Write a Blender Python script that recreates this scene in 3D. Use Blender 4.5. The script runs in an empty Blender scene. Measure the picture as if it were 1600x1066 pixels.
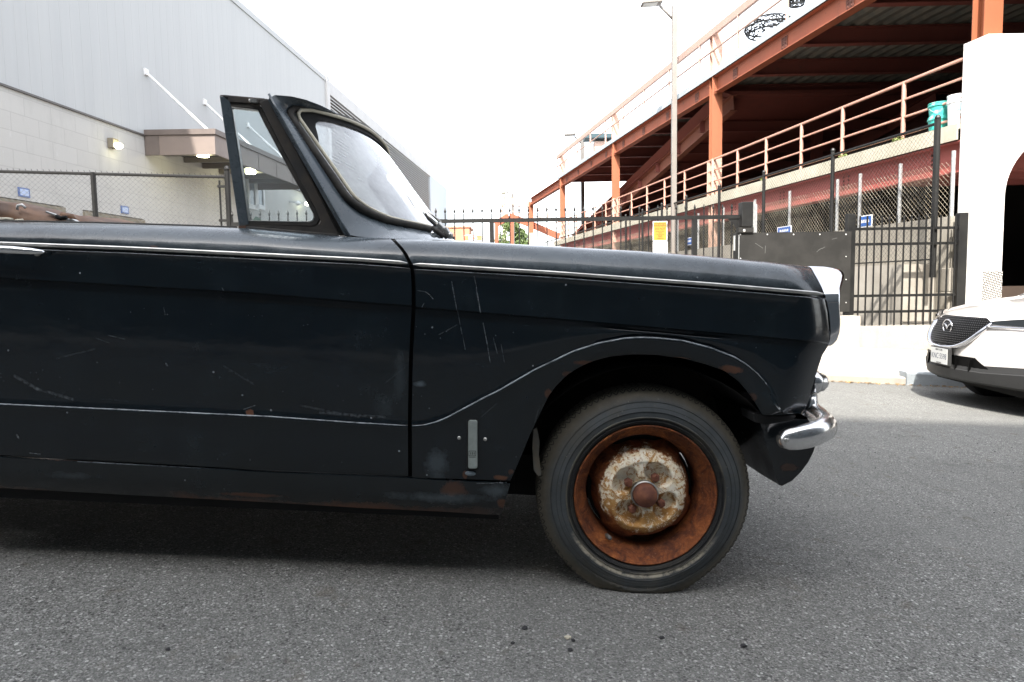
import bpy, bmesh, math, random
from math import *
from mathutils import Matrix, Vector, Euler
random.seed(7)
S = bpy.context.scene
COL = S.collection

# ---------------------------------------------------------------- camera
FPX, CAMH = 1067.0, 0.86
PITCH, ROLL = atan(85.5/1067), 0.015
cam_d = bpy.data.cameras.new("camera")
cam_d.sensor_width = 36.0
cam_d.lens = 36.0*FPX/1600
cam_d.clip_start, cam_d.clip_end = 0.05, 2000
cam = bpy.data.objects.new("camera", cam_d)
COL.objects.link(cam)
S.camera = cam
_f = Vector((0, cos(PITCH), -sin(PITCH)))
_u = Vector((0, sin(PITCH), cos(PITCH)))
_r = Vector((1, 0, 0))
_r2 = _r*cos(ROLL) - _u*sin(ROLL)
_u2 = _u*cos(ROLL) + _r*sin(ROLL)
CM = Matrix.Identity(4)
for i in range(3):
    CM[i][0] = _r2[i]; CM[i][1] = _u2[i]; CM[i][2] = -_f[i]
CM.translation = Vector((0, 0, CAMH))
cam.matrix_world = CM

# ---------------------------------------------------------------- light
SUN_AZ = Vector((-0.30, -0.95)).normalized()      # horizontal direction towards the sun
SUN_EL = radians(48)
w = bpy.data.worlds.new("World"); S.world = w
w.use_nodes = True
nt = w.node_tree
bg = nt.nodes["Background"]
sky = nt.nodes.new("ShaderNodeTexSky")
sky.sky_type = 'NISHITA'
sky.sun_disc = False
sky.sun_elevation = SUN_EL
sky.sun_rotation = atan2(SUN_AZ.x, SUN_AZ.y)
sky.altitude = 0
sky.air_density = 1.0
sky.dust_density = 2.5
sky.ozone_density = 0.6
hs = nt.nodes.new("ShaderNodeHueSaturation")
hs.inputs['Saturation'].default_value = 0.28
nt.links.new(sky.outputs[0], hs.inputs['Color'])
nt.links.new(hs.outputs[0], bg.inputs[0])
bg.inputs[1].default_value = 0.15
sd = bpy.data.lights.new("sun", 'SUN')
sd.energy = 2.5
sd.angle = radians(1.0)
sd.color = (1.0, 0.95, 0.88)
sun = bpy.data.objects.new("sun", sd)
COL.objects.link(sun)
_sd = Vector((SUN_AZ.x*cos(SUN_EL), SUN_AZ.y*cos(SUN_EL), sin(SUN_EL)))
sun.rotation_euler = _sd.to_track_quat('Z', 'Y').to_euler()
sun.location = (0, -10, 30)
S.view_settings.view_transform = 'Standard'
S.view_settings.look = 'None'
S.view_settings.gamma = 1.0
S.view_settings.exposure = 2.2
S.render.engine = 'CYCLES'

# ---------------------------------------------------------------- picture -> place
def ray(x, y):
    a, b = (x-800)/FPX, (533-y)/FPX
    a, b = a*cos(ROLL)+b*sin(ROLL), -a*sin(ROLL)+b*cos(ROLL)
    return Vector((a, cos(PITCH)+b*sin(PITCH), -sin(PITCH)+b*cos(PITCH)))
def plane(x, y, p0, n):
    r = ray(x, y); c = Vector((0, 0, CAMH)); n = Vector(n)
    t = (Vector(p0)-c).dot(n)/r.dot(n)
    return c+r*t
def at(x, y, Y): return plane(x, y, (0, Y, 0), (0, 1, 0))
def gar(x, y, off=0): return plane(x, y, (8.55+off, 0, 0), (1, .17, 0))      # garage face
def war(x, y, off=0): return plane(x, y, (-12+off, 0, 0), (1, -.077, 0))     # warehouse face
def gz(X): return -0.06*max(-9, min(8, X-0.363))                             # the street falls to the right
CAR_AL = atan(0.06)
CARO = Vector((0.363, 1.803, 0))
CARM = Matrix.Translation(CARO) @ Matrix.Rotation(CAR_AL, 4, 'Y')
CARI = CARM.inverted()
def C(x, y, wd=0.0):                                                          # point on the car, wd metres inwards from its side
    return CARI @ plane(x, y, (0, CARO.y+wd, 0), (0, 1, 0))
def poly(pts):
    pts = sorted(pts)
    def f(x):
        if x <= pts[0][0]: a, b = pts[0], pts[1]
        elif x >= pts[-1][0]: a, b = pts[-2], pts[-1]
        else:
            for a, b in zip(pts, pts[1:]):
                if a[0] <= x <= b[0]: break
        return a[1]+(b[1]-a[1])*(x-a[0])/(b[0]-a[0])
    return f

# ---------------------------------------------------------------- objects
MW = {}
def tag(o, label=None, cat=None, group=None, kind=None):
    if label: o['label'] = label
    if cat: o['category'] = cat
    if group: o['group'] = group
    if kind: o['kind'] = kind
    return o
def thing(name, label, cat, M=None, group=None, loc=None):
    o = bpy.data.objects.new(name, None)
    o.empty_display_size = 0.2
    COL.objects.link(o)
    if M is None: M = Matrix.Translation(Vector(loc or (0, 0, 0)))
    o.location, o.rotation_euler = M.translation, M.to_euler()
    MW[o.name] = M.copy()
    return tag(o, label, cat, group)
class MB:
    def __init__(s): s.v, s.f, s.mi = [], [], []
    def add(s, vs, fs, mi=0):
        n = len(s.v); s.v += [Vector(p) for p in vs]
        s.f += [[i+n for i in f] for f in fs]; s.mi += [mi]*len(fs)
        return s
    def box(s, lo, hi, T=None, mi=0, c=0):
        x0, y0, z0 = lo; x1, y1, z1 = hi
        vs = [Vector((x, y, z)) for z in (z0, z1) for (x, y) in ((x0, y0), (x1, y0), (x1, y1), (x0, y1))]
        if T: vs = [T @ p if isinstance(T, Matrix) else Vector(T(*p)) for p in vs]
        return s.add(vs, [[0, 3, 2, 1], [4, 5, 6, 7], [0, 1, 5, 4], [1, 2, 6, 5], [2, 3, 7, 6], [3, 0, 4, 7]], mi)
    def beam(s, a, b, wx, wz, up=(0, 0, 1), mi=0):
        """a bar of rectangular section along a->b (wx across, wz along 'up')"""
        a, b = Vector(a), Vector(b); d = (b-a).normalized(); up = Vector(up)
        sx = d.cross(up).normalized()*wx/2; sz = sx.cross(d).normalized()*wz/2
        vs = [p+k*sx+m*sz for p in (a, b) for (k, m) in ((-1, -1), (1, -1), (1, 1), (-1, 1))]
        return s.add(vs, [[0, 1, 2, 3], [7, 6, 5, 4], [0, 4, 5, 1], [1, 5, 6, 2], [2, 6, 7, 3], [3, 7, 4, 0]], mi)
    def tube(s, path, r, n=8, cap=True, closed=False, mi=0, up=(0, 0, 1), sq=1.0):
        path = [Vector(p) for p in path]; m = len(path)
        rr = r if isinstance(r, (list, tuple)) else [r]*m
        vs = []
        for i, p in enumerate(path):
            a = path[(i-1) % m] if (closed or i > 0) else p
            b = path[(i+1) % m] if (closed or i < m-1) else p
            d = (b-a).normalized(); up_ = Vector(up)
            if abs(d.dot(up_)) > .98: up_ = Vector((0, 1, 0.01))
            x = d.cross(up_).normalized(); z = x.cross(d)
            for k in range(n):
                t = 2*pi*k/n+pi/n
                vs.append(p+(x*cos(t)*sq+z*sin(t))*rr[i])
        fs = []
        for i in range(m if closed else m-1):
            j = (i+1) % m
            for k in range(n):
                fs.append([i*n+k, i*n+(k+1) % n, j*n+(k+1) % n, j*n+k])
        if cap and not closed:
            fs.append([k for k in range(n)][::-1]); fs.append([(m-1)*n+k for k in range(n)])
        return s.add(vs, fs, mi)
    def cyl(s, a, b, r, n=12, r2=None, mi=0):
        return s.tube([a, b], [r, r if r2 is None else r2], n, mi=mi)
    def grid(s, rows, mi=0, closed=False):
        m = len(rows[0]); vs = [p for r_ in rows for p in r_]; fs = []
        for i in range(len(rows)-1):
            for k in range(m if closed else m-1):
                fs.append([i*m+k, i*m+(k+1) % m, (i+1)*m+(k+1) % m, (i+1)*m+k])
        return s.add(vs, fs, mi)
    def prism(s, pts, off, mi=0):
        """closed outline pts (3-D) pushed by vector off"""
        n = len(pts); pts = [Vector(p) for p in pts]; off = Vector(off)
        vs = pts+[p+off for p in pts]
        fs = [list(range(n)), list(range(n, 2*n))[::-1]]+[[i, i+n, (i+1) % n+n, (i+1) % n] for i in range(n)]
        return s.add(vs, fs, mi)
    def lathe(s, prof, cen, axis='y', n=48, mi=0, rf=None):
        """prof: (r, h) pairs; h along axis"""
        rows = []
        for (r_, h) in prof:
            row = []
            for k in range(n):
                t = 2*pi*k/n; q = r_ if rf is None else rf(r_, h, t)
                if axis == 'y': row.append(Vector(cen)+Vector((q*cos(t), h, q*sin(t))))
                elif axis == 'z': row.append(Vector(cen)+Vector((q*cos(t), q*sin(t), h)))
                else: row.append(Vector(cen)+Vector((h, q*cos(t), q*sin(t))))
            rows.append(row)
        return s.grid(rows, mi, closed=True)
    def sphere(s, cen, rx, ry=None, rz=None, n=12, mi=0, jit=0):
        ry = ry or rx; rz = rz or rx; rows = []
        for i in range(n//2+1):
            a = -pi/2+pi*i/(n//2); row = []
            for k in range(n):
                t = 2*pi*k/n; q = 1+random.uniform(-jit, jit)
                row.append(Vector(cen)+Vector((rx*cos(a)*cos(t)*q, ry*cos(a)*sin(t)*q, rz*sin(a)*q)))
            rows.append(row)
        return s.grid(rows, mi, closed=True)
    def build(s, name, mat, parent=None, smooth=False, local=False, bevel=0, auto=None, mats=None, solid=0, sub=0, recalc=True):
        M = MW[parent.name] if parent else Matrix.Identity(4)
        I = M.inverted() if not local else Matrix.Identity(4)
        me = bpy.data.meshes.new(name)
        me.from_pydata([I @ p for p in s.v], [], s.f)
        for m_ in (mats or [mat]): me.materials.append(m_)
        if mats:
            me.polygons.foreach_set('material_index', s.mi)
        if recalc:
            bm = bmesh.new(); bm.from_mesh(me)
            bmesh.ops.remove_doubles(bm, verts=bm.verts, dist=1e-6)
            bmesh.ops.recalc_face_normals(bm, faces=bm.faces)
            bm.to_mesh(me); bm.free()
        if smooth or auto:
            me.polygons.foreach_set('use_smooth', [True]*len(me.polygons))
            if auto: me.set_sharp_from_angle(angle=radians(auto))
        me.update()
        o = bpy.data.objects.new(name, me); COL.objects.link(o)
        if parent: o.parent = parent
        MW[o.name] = M.copy()
        if solid:
            q = o.modifiers.new("solid", 'SOLIDIFY'); q.thickness = abs(solid); q.offset = 1 if solid > 0 else -1
        if bevel:
            q = o.modifiers.new("bevel", 'BEVEL'); q.width = bevel; q.segments = 2; q.limit_method = 'ANGLE'; q.angle_limit = radians(40)
        if sub:
            q = o.modifiers.new("sub", 'SUBSURF'); q.levels = q.render_levels = sub
        return o
def setting(o): return tag(o, kind='structure')
def text_mesh(name, body, size, M, mat, parent, depth=0.001, align='CENTER', bold=0.0, sx=1.0):
    cu = bpy.data.curves.new(name, 'FONT'); cu.body = body; cu.size = size
    cu.align_x = align; cu.align_y = 'CENTER'; cu.extrude = depth; cu.offset = bold
    t = bpy.data.objects.new(name+"_tmp", cu); COL.objects.link(t)
    dg = bpy.context.evaluated_depsgraph_get(); dg.update()
    me = bpy.data.meshes.new_from_object(t.evaluated_get(dg))
    bpy.data.objects.remove(t)
    PI_ = MW[parent.name].inverted()
    me.transform(PI_ @ M @ Matrix.Diagonal((sx, 1, 1, 1)))
    me.materials.clear(); me.materials.append(mat)
    me.name = name
    o = bpy.data.objects.new(name, me); COL.objects.link(o); o.parent = parent
    MW[o.name] = MW[parent.name].copy()
    return o
def copy_tree(o, parent=None):
    c = o.copy(); COL.objects.link(c)
    MW[c.name] = MW.get(o.name, Matrix.Identity(4)).copy()
    if parent: c.parent = parent
    for ch in list(o.children): copy_tree(ch, c)
    return c

# ---------------------------------------------------------------- materials
class NT:
    def __init__(s, name):
        s.m = bpy.data.materials.new(name); s.m.use_nodes = True
        s.t = s.m.node_tree; s.n = s.t.nodes; s.l = s.t.links
        s.b = s.n['Principled BSDF']; s.out = s.n['Material Output']
        s.co = s.n.new('ShaderNodeTexCoord').outputs['Object']
        s.sep = None
    def put(s, sock, v):
        if isinstance(v, bpy.types.NodeSocket): s.l.new(v, sock)
        elif isinstance(v, (tuple, list)): sock.default_value = tuple(v)+(1,) if len(v) == 3 and sock.type == 'RGBA' else v
        else: sock.default_value = v
    def set(s, **k):
        names = dict(col='Base Color', rough='Roughness', metal='Metallic', normal='Normal', spec='Specular IOR Level', alpha='Alpha', trans='Transmission Weight', emis='Emission Color', es='Emission Strength', coat='Coat Weight', coatr='Coat Roughness', ior='IOR', sheen='Sheen Weight')
        for a, v in k.items(): s.put(s.b.inputs[names[a]], v)
        return s
    def xyz(s):
        if not s.sep:
            q = s.n.new('ShaderNodeSeparateXYZ'); s.l.new(s.co, q.inputs[0]); s.sep = q.outputs
        return s.sep
    def m_(s, op, a, b=0.0, c=0.0, clamp=False):
        q = s.n.new('ShaderNodeMath'); q.operation = op; q.use_clamp = clamp
        s.put(q.inputs[0], a); s.put(q.inputs[1], b); s.put(q.inputs[2], c)
        return q.outputs[0]
    def mapping(s, scale, src=None, rot=(0, 0, 0)):
        q = s.n.new('ShaderNodeMapping'); q.inputs['Scale'].default_value = scale; q.inputs['Rotation'].default_value = rot
        s.l.new(src or s.co, q.inputs[0]); return q.outputs[0]
    def vec(s, x, y, z=0.0):
        q = s.n.new('ShaderNodeCombineXYZ'); s.put(q.inputs[0], x); s.put(q.inputs[1], y); s.put(q.inputs[2], z); return q.outputs[0]
    def noise(s, scale, detail=4, rough=.55, src=None, dist=0.0, col=False):
        q = s.n.new('ShaderNodeTexNoise'); s.l.new(src or s.co, q.inputs['Vector'])
        q.inputs['Scale'].default_value = scale; q.inputs['Detail'].default_value = detail
        q.inputs['Roughness'].default_value = rough; q.inputs['Distortion'].default_value = dist
        return q.outputs['Color' if col else 'Fac']
    def voro(s, scale, src=None, out='Distance', feature='F1'):
        q = s.n.new('ShaderNodeTexVoronoi'); q.feature = feature; s.l.new(src or s.co, q.inputs['Vector'])
        q.inputs['Scale'].default_value = scale; return q.outputs[out]
    def ramp(s, fac, stops, interp='LINEAR'):
        q = s.n.new('ShaderNodeValToRGB'); s.put(q.inputs[0], fac); cr = q.color_ramp; cr.interpolation = interp
        while len(cr.elements) < len(stops): cr.elements.new(0.5)
        for e, (p, c) in zip(cr.elements, stops):
            e.position = p; e.color = (c, c, c, 1) if not isinstance(c, (tuple, list)) else tuple(c)+(1,)
        return q.outputs[0]
    def mask(s, fac, lo, hi):
        q = s.n.new('ShaderNodeMapRange'); q.clamp = True
        s.put(q.inputs[0], fac); s.put(q.inputs[1], lo); s.put(q.inputs[2], hi); return q.outputs[0]
    def mix(s, fac, a, b, mode='MIX'):
        q = s.n.new('ShaderNodeMix'); q.data_type = 'RGBA'; q.blend_type = mode
        s.put(q.inputs[0], fac); s.put(q.inputs[6], a); s.put(q.inputs[7], b); return q.outputs[2]
    def bump(s, h, strength=.3, dist=.01, normal=None):
        q = s.n.new('ShaderNodeBump'); q.inputs['Strength'].default_value = strength; q.inputs['Distance'].default_value = dist
        s.put(q.inputs['Height'], h)
        if normal: s.l.new(normal, q.inputs['Normal'])
        return q.outputs[0]
def plain(name, col, rough=.6, metal=0.0, var=None, scale=3.0, lo=.4, hi=.65, rv=.1, bs=0.0, bscale=40, bd=.002, det=6, **k):
    """one colour varied towards a second one by noise, with a little relief"""
    n = NT(name)
    c = col
    if var: c = n.mix(n.mask(n.noise(scale, det), lo, hi), col, var)
    else: c = n.mix(n.mask(n.noise(scale, det), .35, .7), col, tuple(x*.82 for x in col))
    r = n.m_('ADD', n.m_('MULTIPLY', n.noise(scale*3, 3), rv*2), rough-rv)
    n.set(col=c, rough=r, metal=metal, **k)
    if bs: n.set(normal=n.bump(n.noise(bscale, 5), bs, bd))
    return n.m
# ================================================================ MATERIALS of the place
def m_asphalt(name, base=.105, tint=(1, 1, 1.0), fine=260):
    n = NT(name)
    v = n.voro(fine, out='Color'); sp = n.n.new('ShaderNodeSeparateColor'); n.l.new(v, sp.inputs[0])
    v2 = n.voro(95, out='Color'); sp2 = n.n.new('ShaderNodeSeparateColor'); n.l.new(v2, sp2.inputs[0])
    d2 = n.voro(95)
    k = lambda x: tuple(base*x*t for t in tint); lane = n.noise(1, 5, .6, src=n.mapping((.25, 1.6, 1)))
    c = n.ramp(sp.outputs[0], [(0, k(.38)), (.35, k(.78)), (.7, k(1.02)), (.92, k(1.5)), (1, k(2.3))])
    stone = n.m_('MULTIPLY', n.mask(sp2.outputs[0], .80, .84), n.mask(d2, .42, .30))
    c = n.mix(stone, c, n.mix(sp2.outputs[1], k(1.3), k(3.0)))
    tar = n.m_('MULTIPLY', n.mask(sp2.outputs[2], .84, .9), n.mask(d2, .45, .3))
    c = n.mix(tar, c, k(.25))
    big = n.noise(.9, 5, .6)
    c = n.mix(n.mask(big, .35, .7), c, n.mix(.55, c, k(.75)), 'MIX')
    c = n.mix(n.m_('MULTIPLY', n.mask(lane, .5, .72), .30), c, k(.62)); c = n.mix(n.m_('MULTIPLY', n.mask(lane, .46, .30), .22), c, k(1.6))
    pat = n.noise(5.5, 6, .65)
    c = n.mix(n.m_('MULTIPLY', n.mask(pat, .6, .72), .5), c, k(.45))
    brown = n.m_('MULTIPLY', n.mask(n.noise(9, 3, .6, src=n.mapping((1, 1, 1), rot=(0, 0, 1))), .62, .72), .35)
    c = n.mix(brown, c, (.10, .075, .05))
    n.set(col=c, rough=.88, spec=.3)
    h = n.m_('ADD', n.m_('MULTIPLY', n.voro(fine*.8), -1), n.m_('MULTIPLY', n.noise(70, 4), .6))
    n.set(normal=n.bump(h, .8, .004))
    return n.m
def m_concrete(name, col=(.42, .39, .34), dark=(.26, .24, .20), scale=2.0, bs=.4):
    n = NT(name)
    c = n.mix(n.mask(n.noise(scale, 8, .65), .35, .7), col, dark)
    c = n.mix(n.m_('MULTIPLY', n.mask(n.noise(60, 3), .55, .75), .4), c, tuple(x*.6 for x in dark))
    streak = n.noise(1, 4, .6, src=n.mapping((6, 6, .5)))
    c = n.mix(n.m_('MULTIPLY', n.mask(streak, .55, .75), .35), c, tuple(x*.7 for x in dark))
    n.set(col=c, rough=.9, normal=n.bump(n.noise(35, 6, .7), bs, .01))
    return n.m
def m_steel_paint(name, col, stain, pale=None, zc=None):
    n = NT(name)
    st = n.noise(2.2, 7, .7, src=n.mapping((1.2, 1.2, .55)))
    c = n.mix(n.mask(st, .38, .72), col, tuple(a*.7+b*.3 for a, b in zip(col, stain)))
    c = n.mix(n.mask(n.noise(5, 8, .75), .6, .68), c, stain)
    if pale:
        z = n.m_('ADD', n.xyz()[2], n.m_('MULTIPLY', n.m_('SUBTRACT', n.noise(8, 4), .5), .12))
        lowm = n.mask(z, zc[0]+.02, zc[0]-.02)
        if len(zc) > 1: lowm = n.m_('MAXIMUM', lowm, n.mask(z, zc[1]-.01, zc[1]+.01))
        pc = n.mix(n.mask(n.noise(7, 6, .7), .5, .68), pale, tuple(a*.55+b*.45 for a, b in zip(pale, stain)))
        c = n.mix(lowm, c, pc)
    n.set(col=c, rough=.65, normal=n.bump(n.noise(40, 5), .15, .004))
    return n.m
M_road = m_asphalt('asphalt_road', .190, (1.0, 1.0, .94))
M_yard = m_asphalt('yard_asphalt', .16, (1, .97, .92), 120)
M_walk = m_concrete('pavement_concrete', (.47, .44, .40), (.36, .33, .29), 1.3, .3)
M_conc = m_concrete('old_concrete', (.31, .285, .24), (.21, .19, .155), 1.1)
M_conc_lt = m_concrete('pale_concrete', (.37, .34, .295), (.27, .245, .205), 1.5)
M_kerbpaint = m_concrete('grey_kerb', (.30, .33, .35), (.20, .22, .23), 3)
M_redbeam = m_steel_paint('red_oxide_steel', (.36, .098, .082), (.20, .07, .05))
M_orange = m_steel_paint('orange_steel', (.30, .082, .036), (.09, .036, .024))
M_column = m_steel_paint('column_steel', (.30, .090, .036), (.15, .06, .03), (.50, .31, .235), (4.18, 6.43))
M_railp = m_steel_paint('faded_rail_paint', (.50, .28, .215), (.33, .14, .08))
M_railtop = m_steel_paint('upper_rail_paint', (.40, .27, .22), (.30, .16, .11))
M_darkred = m_steel_paint('joist_steel', (.19, .048, .034), (.09, .035, .026))
M_deckmetal = plain('corrugated_deck', (.10, .10, .085), .7, var=(.16, .14, .11), scale=4)
M_black = plain('black_powdercoat', (.007, .007, .007), .5, var=(.013, .013, .012), scale=5, bs=.1, spec=.35)
M_panelblk = plain('gate_panel_black', (.016, .0155, .014), .6, var=(.024, .023, .021), scale=3, lo=.45, hi=.6, spec=.3)
M_galv = plain('galvanised', (.45, .46, .46), .45, .7, var=(.62, .62, .60), scale=30)
M_galvwire = plain('galvanised_wire', (.34, .31, .24), .5, .3, var=(.22, .18, .12), scale=8)
M_blackwire = plain('black_wire', (.01, .01, .01), .5)
M_greywire = plain('dull_wire', (.20, .20, .20), .5, .3)
M_white = plain('white_render', (.68, .66, .63), .85, var=(.56, .54, .50), scale=1.5, lo=.5, hi=.75, bs=.25)
M_wpaint = plain('white_sign_enamel', (.80, .80, .80), .5)
M_yellow = plain('amber_sign', (.46, .235, .03), .5)
M_ink = plain('black_ink', (.02, .015, .01), .6)
M_blue = plain('blue_sign', (.03, .12, .42), .5)
M_tan = plain('canopy_tan', (.20, .158, .135), .55, var=(.18, .142, .122), scale=2)
M_tancap = plain('canopy_cap', (.14, .112, .098), .55)
M_under = plain('canopy_underside', (.07, .07, .065), .7)
M_polep = plain('lamp_post_paint', (.20, .182, .162), .5, var=(.175, .155, .135), scale=2)
M_screw = plain('zinc_screw', (.75, .75, .74), .3, .6)
M_leaf = plain('leaf_green', (.06, .10, .025), .6, var=(.12, .16, .04), scale=9)
M_bark = plain('bark', (.20, .17, .12), .9, var=(.12, .10, .07), scale=6, bs=.6)
M_trim = plain('dark_flashing', (.10, .09, .085), .5)
def emit(name, col, s, base=(.8, .8, .7)):
    n = NT(name); n.set(col=base, emis=col, es=s); return n.m
M_lamp = emit('lit_lens', (1, .95, .6), 6)

# ================================================================ GROUND
def strip(name, mat, xs, prof, kind='structure'):
    """prof: (Y, dz) across the street; follows the street's fall along X"""
    b = MB(); b.grid([[Vector((x, y, gz(x)+dz)) for x in xs] for (y, dz) in prof])
    o = b.build(name, mat); return tag(o, kind=kind)
XS = [-400, -150, -60, -30, -20, -12, -9, -8.6, -7, -5, -3, -1, .363, 2, 4, 6, 8.3, 9, 12, 20, 40, 80, 200, 400]
strip('road', M_road, XS, [(-4.0, 0), (-2, 0), (0, 0), (3, 0), (5, -.005), (7.2, -.02)])
strip('pavement', M_walk, [x for x in XS], [(7.34, -.1), (7.341, .09), (8.5, .12), (10.12, .16)])
strip('ground', M_yard, XS, [(10.12, .155), (20, .17), (60, .17), (160, .17), (900, .17)])
strip('near_pavement', M_walk, XS, [(-900, .15), (-60, .13), (-8, .13), (-4.0, .12), (-4.0, -.1)])
k1 = MB(); xsA = [x for x in XS if x < 4]+[4.18]; xsB = [4.19]+[x for x in XS if x > 4.19]
def kerb(xs, h, name, mat):
    b = MB(); b.grid([[Vector((x, y, gz(x)+dz)) for x in xs] for (y, dz) in [(7.2, -.2), (7.2, h-.015), (7.215, h), (7.35, h+.003), (7.36, -.2)]])
    for x in (xs[0], xs[-1]): b.add([Vector((x, y, gz(x)+dz)) for (y, dz) in [(7.2, -.2), (7.2, h-.015), (7.215, h), (7.35, h+.003), (7.36, -.2)]], [[0, 1, 2, 3, 4]])
    return setting(b.build(name, mat))
kerb(xsA, .062, 'kerb', M_conc_lt); kerb(xsB, .115, 'kerb', M_kerbpaint)
b = MB()
for k in range(900):
    x = random.uniform(1.5, 7.5); y = 7.19-abs(random.gauss(0, .05)); z = gz(x)-.015
    a = random.uniform(0, pi); r = random.uniform(.006, .022)
    T = Matrix.Translation((x, y, z+random.uniform(0, .008))) @ Euler((random.uniform(-.6, .6), random.uniform(-.6, .6), a)).to_matrix().to_4x4()
    b.add([T @ Vector(p) for p in ((-r, 0, 0), (0, -r*.5, 0), (r, 0, .002), (0, r*.5, .003))], [[0, 1, 2, 3]])
tag(b.build('leaf_litter', plain('dry_leaves', (.30, .20, .09), .8, var=(.14, .09, .05), scale=40), recalc=False), kind='stuff',
    label='brown dry leaf crumbs lying in the gutter along the far kerb', cat='leaf litter')
# grit lying on the asphalt
def pebble(px, py, r, mat, label, name='pebble'):
    p = None
    rr = ray(px, py); t = CAMH/-rr.z
    for _ in range(4):
        X = rr.x*t; t = (CAMH-gz(X))/-rr.z
    X, Y = rr.x*t, rr.y*t
    b = MB(); b.sphere((X, Y, gz(X)+r*.35), r, r*.75, r*.6, n=8, jit=.28)
    return tag(b.build(name, mat), label, 'pebble', 'small stones lying on the asphalt')
M_peb1 = plain('dark_stone', (.03, .03, .032), .7); M_peb2 = plain('pale_stone', (.50, .46, .36), .8)
pebble(820, 983, .0085, M_peb1, 'dark crumb of asphalt lying left of the pale stone on the road')
pebble(887, 998, .0095, M_peb2, 'pale cream stone lying on the road between dark crumbs')
pebble(896, 1002, .006, M_peb1, 'tiny dark crumb touching the right side of the pale stone')
pebble(891, 1017, .007, M_peb1, 'dark crumb lying just below the pale stone on the road')
pebble(1034, 998, .0065, M_peb1, 'small dark crumb alone on the asphalt below the tyre')
pebble(1162, 1011, .008, M_peb1, 'dark crumb on the asphalt at the right below the tyre')
pebble(801, 1006, .006, M_peb1, 'tiny dark crumb at the far left of the loose stones')
pebble(262, 1016, .006, M_peb1, 'dark crumb on the asphalt at the lower left of the road')
b = MB()
for k in range(1500):
    x = random.uniform(-2.6, 3.2); y = random.uniform(.9, 4.5); r = random.choice((.0018, .0025, .0035))
    b.sphere((x, y, gz(x)+r*.3), r, r, r*.7, n=4, jit=.3)
tag(b.build('grit', plain('grit_stone', (.20, .19, .18), .8, var=(.05, .05, .05), scale=90, lo=.48, hi=.52)), kind='stuff', label='fine loose grit scattered over the asphalt road', cat='grit')

# ================================================================ BUILDING ACROSS THE STREET BEHIND THE CAMERA (casts the shade)
bb = thing('brick_building', 'tall dark painted brick building on the near side of the street', 'building', loc=(0, -5.2, 0))
M_brick = NT('dark_brick'); _bt = M_brick.n.new('ShaderNodeTexBrick'); _bt.inputs['Scale'].default_value = 1.0
M_brick.l.new(M_brick.vec(M_brick.xyz()[0], M_brick.xyz()[2]), _bt.inputs['Vector'])
_bt.inputs['Color1'].default_value = (.065, .08, .09, 1); _bt.inputs['Color2'].default_value = (.05, .06, .07, 1); _bt.inputs['Mortar'].default_value = (.09, .10, .10, 1)
_bt.inputs['Brick Width'].default_value = .22; _bt.inputs['Row Height'].default_value = .075; _bt.inputs['Mortar Size'].default_value = .008
M_brick.set(col=_bt.outputs[0], rough=.85)
MB().box((-45, -20, -2), (45, -5.2, 11.6)).build('wall', M_brick.m, bb)
M_darkglass = plain('dark_glass', (.02, .025, .03), .08)
for lv in range(3):
    for i in range(-9, 10):
        x0 = i*4.4+.6
        q = MB().box((x0, -5.28, 2.6+lv*3.5), (x0+2.0, -5.17, 4.5+lv*3.5)).build('window', M_darkglass, bb)
        MB().box((x0-.1, -5.25, 2.45+lv*3.5), (x0+2.1, -5.08, 2.58+lv*3.5)).build('sill', M_conc, q)

# ================================================================ WAREHOUSE
def WP(off, Y, z): return Vector((-12+.077*Y+off, Y, z))
def wbox(b, o0, o1, y0, y1, z0, z1, mi=0):
    return b.box((o0, y0, z0), (o1, y1, z1), T=lambda x, y, z: WP(x, y, z), mi=mi)
wh = thing('warehouse', 'long pale grey warehouse with block base and metal cladding above', 'building', loc=(-10.5, 20, 0))
n = NT('painted_block_wall')
q = n.n.new('ShaderNodeTexBrick'); n.l.new(n.vec(n.xyz()[1], n.xyz()[2]), q.inputs['Vector'])
q.inputs['Scale'].default_value = 1; q.inputs['Brick Width'].default_value = .8; q.inputs['Row Height'].default_value = .4; q.inputs['Mortar Size'].default_value = .012
q.inputs['Color1'].default_value = (.51, .50, .475, 1); q.inputs['Color2'].default_value = (.49, .48, .455, 1); q.inputs['Mortar'].default_value = (.445, .435, .415, 1)
st = n.noise(1.0, 6, .7, src=n.mapping((1.0, 1.0, .35)))
c = n.mix(n.m_('MULTIPLY', n.mask(st, .5, .75), .5), q.outputs[0], (.34, .335, .315))
chalk = n.noise(1.3, 5, .75, src=n.mapping((3, 3, .8)))
c = n.mix(n.m_('MULTIPLY', n.mask(chalk, .64, .72), .6), c, (.60, .595, .58))
n.set(col=c, rough=.85, normal=n.bump(n.m_('ADD', n.m_('MULTIPLY', q.outputs['Fac'], -1), n.m_('MULTIPLY', n.noise(25, 5), .5)), .35, .01)); M_block = n.m
def m_ribbed(name, col, dark, period=.3):
    n = NT(name)
    fr = n.m_('FRACT', n.m_('MULTIPLY', n.xyz()[1], 1/period))
    line = n.mask(n.m_('ABSOLUTE', n.m_('SUBTRACT', fr, .5)), .46, .5)
    st = n.noise(1, 5, .7, src=n.mapping((1.5, 1.5, .12)))
    c = n.mix(n.mask(st, .3, .75), col, dark)
    c = n.mix(n.m_('MULTIPLY', line, .12), c, tuple(x*.7 for x in dark))
    n.set(col=c, rough=.55, normal=n.bump(n.m_('MULTIPLY', line, -1), .5, .01)); return n.m
M_clad = m_ribbed('pale_metal_cladding', (.435, .445, .445), (.395, .405, .408), .35)
M_clad2 = m_ribbed('end_metal_cladding', (.46, .51, .56), (.42, .47, .52), .5)
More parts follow.
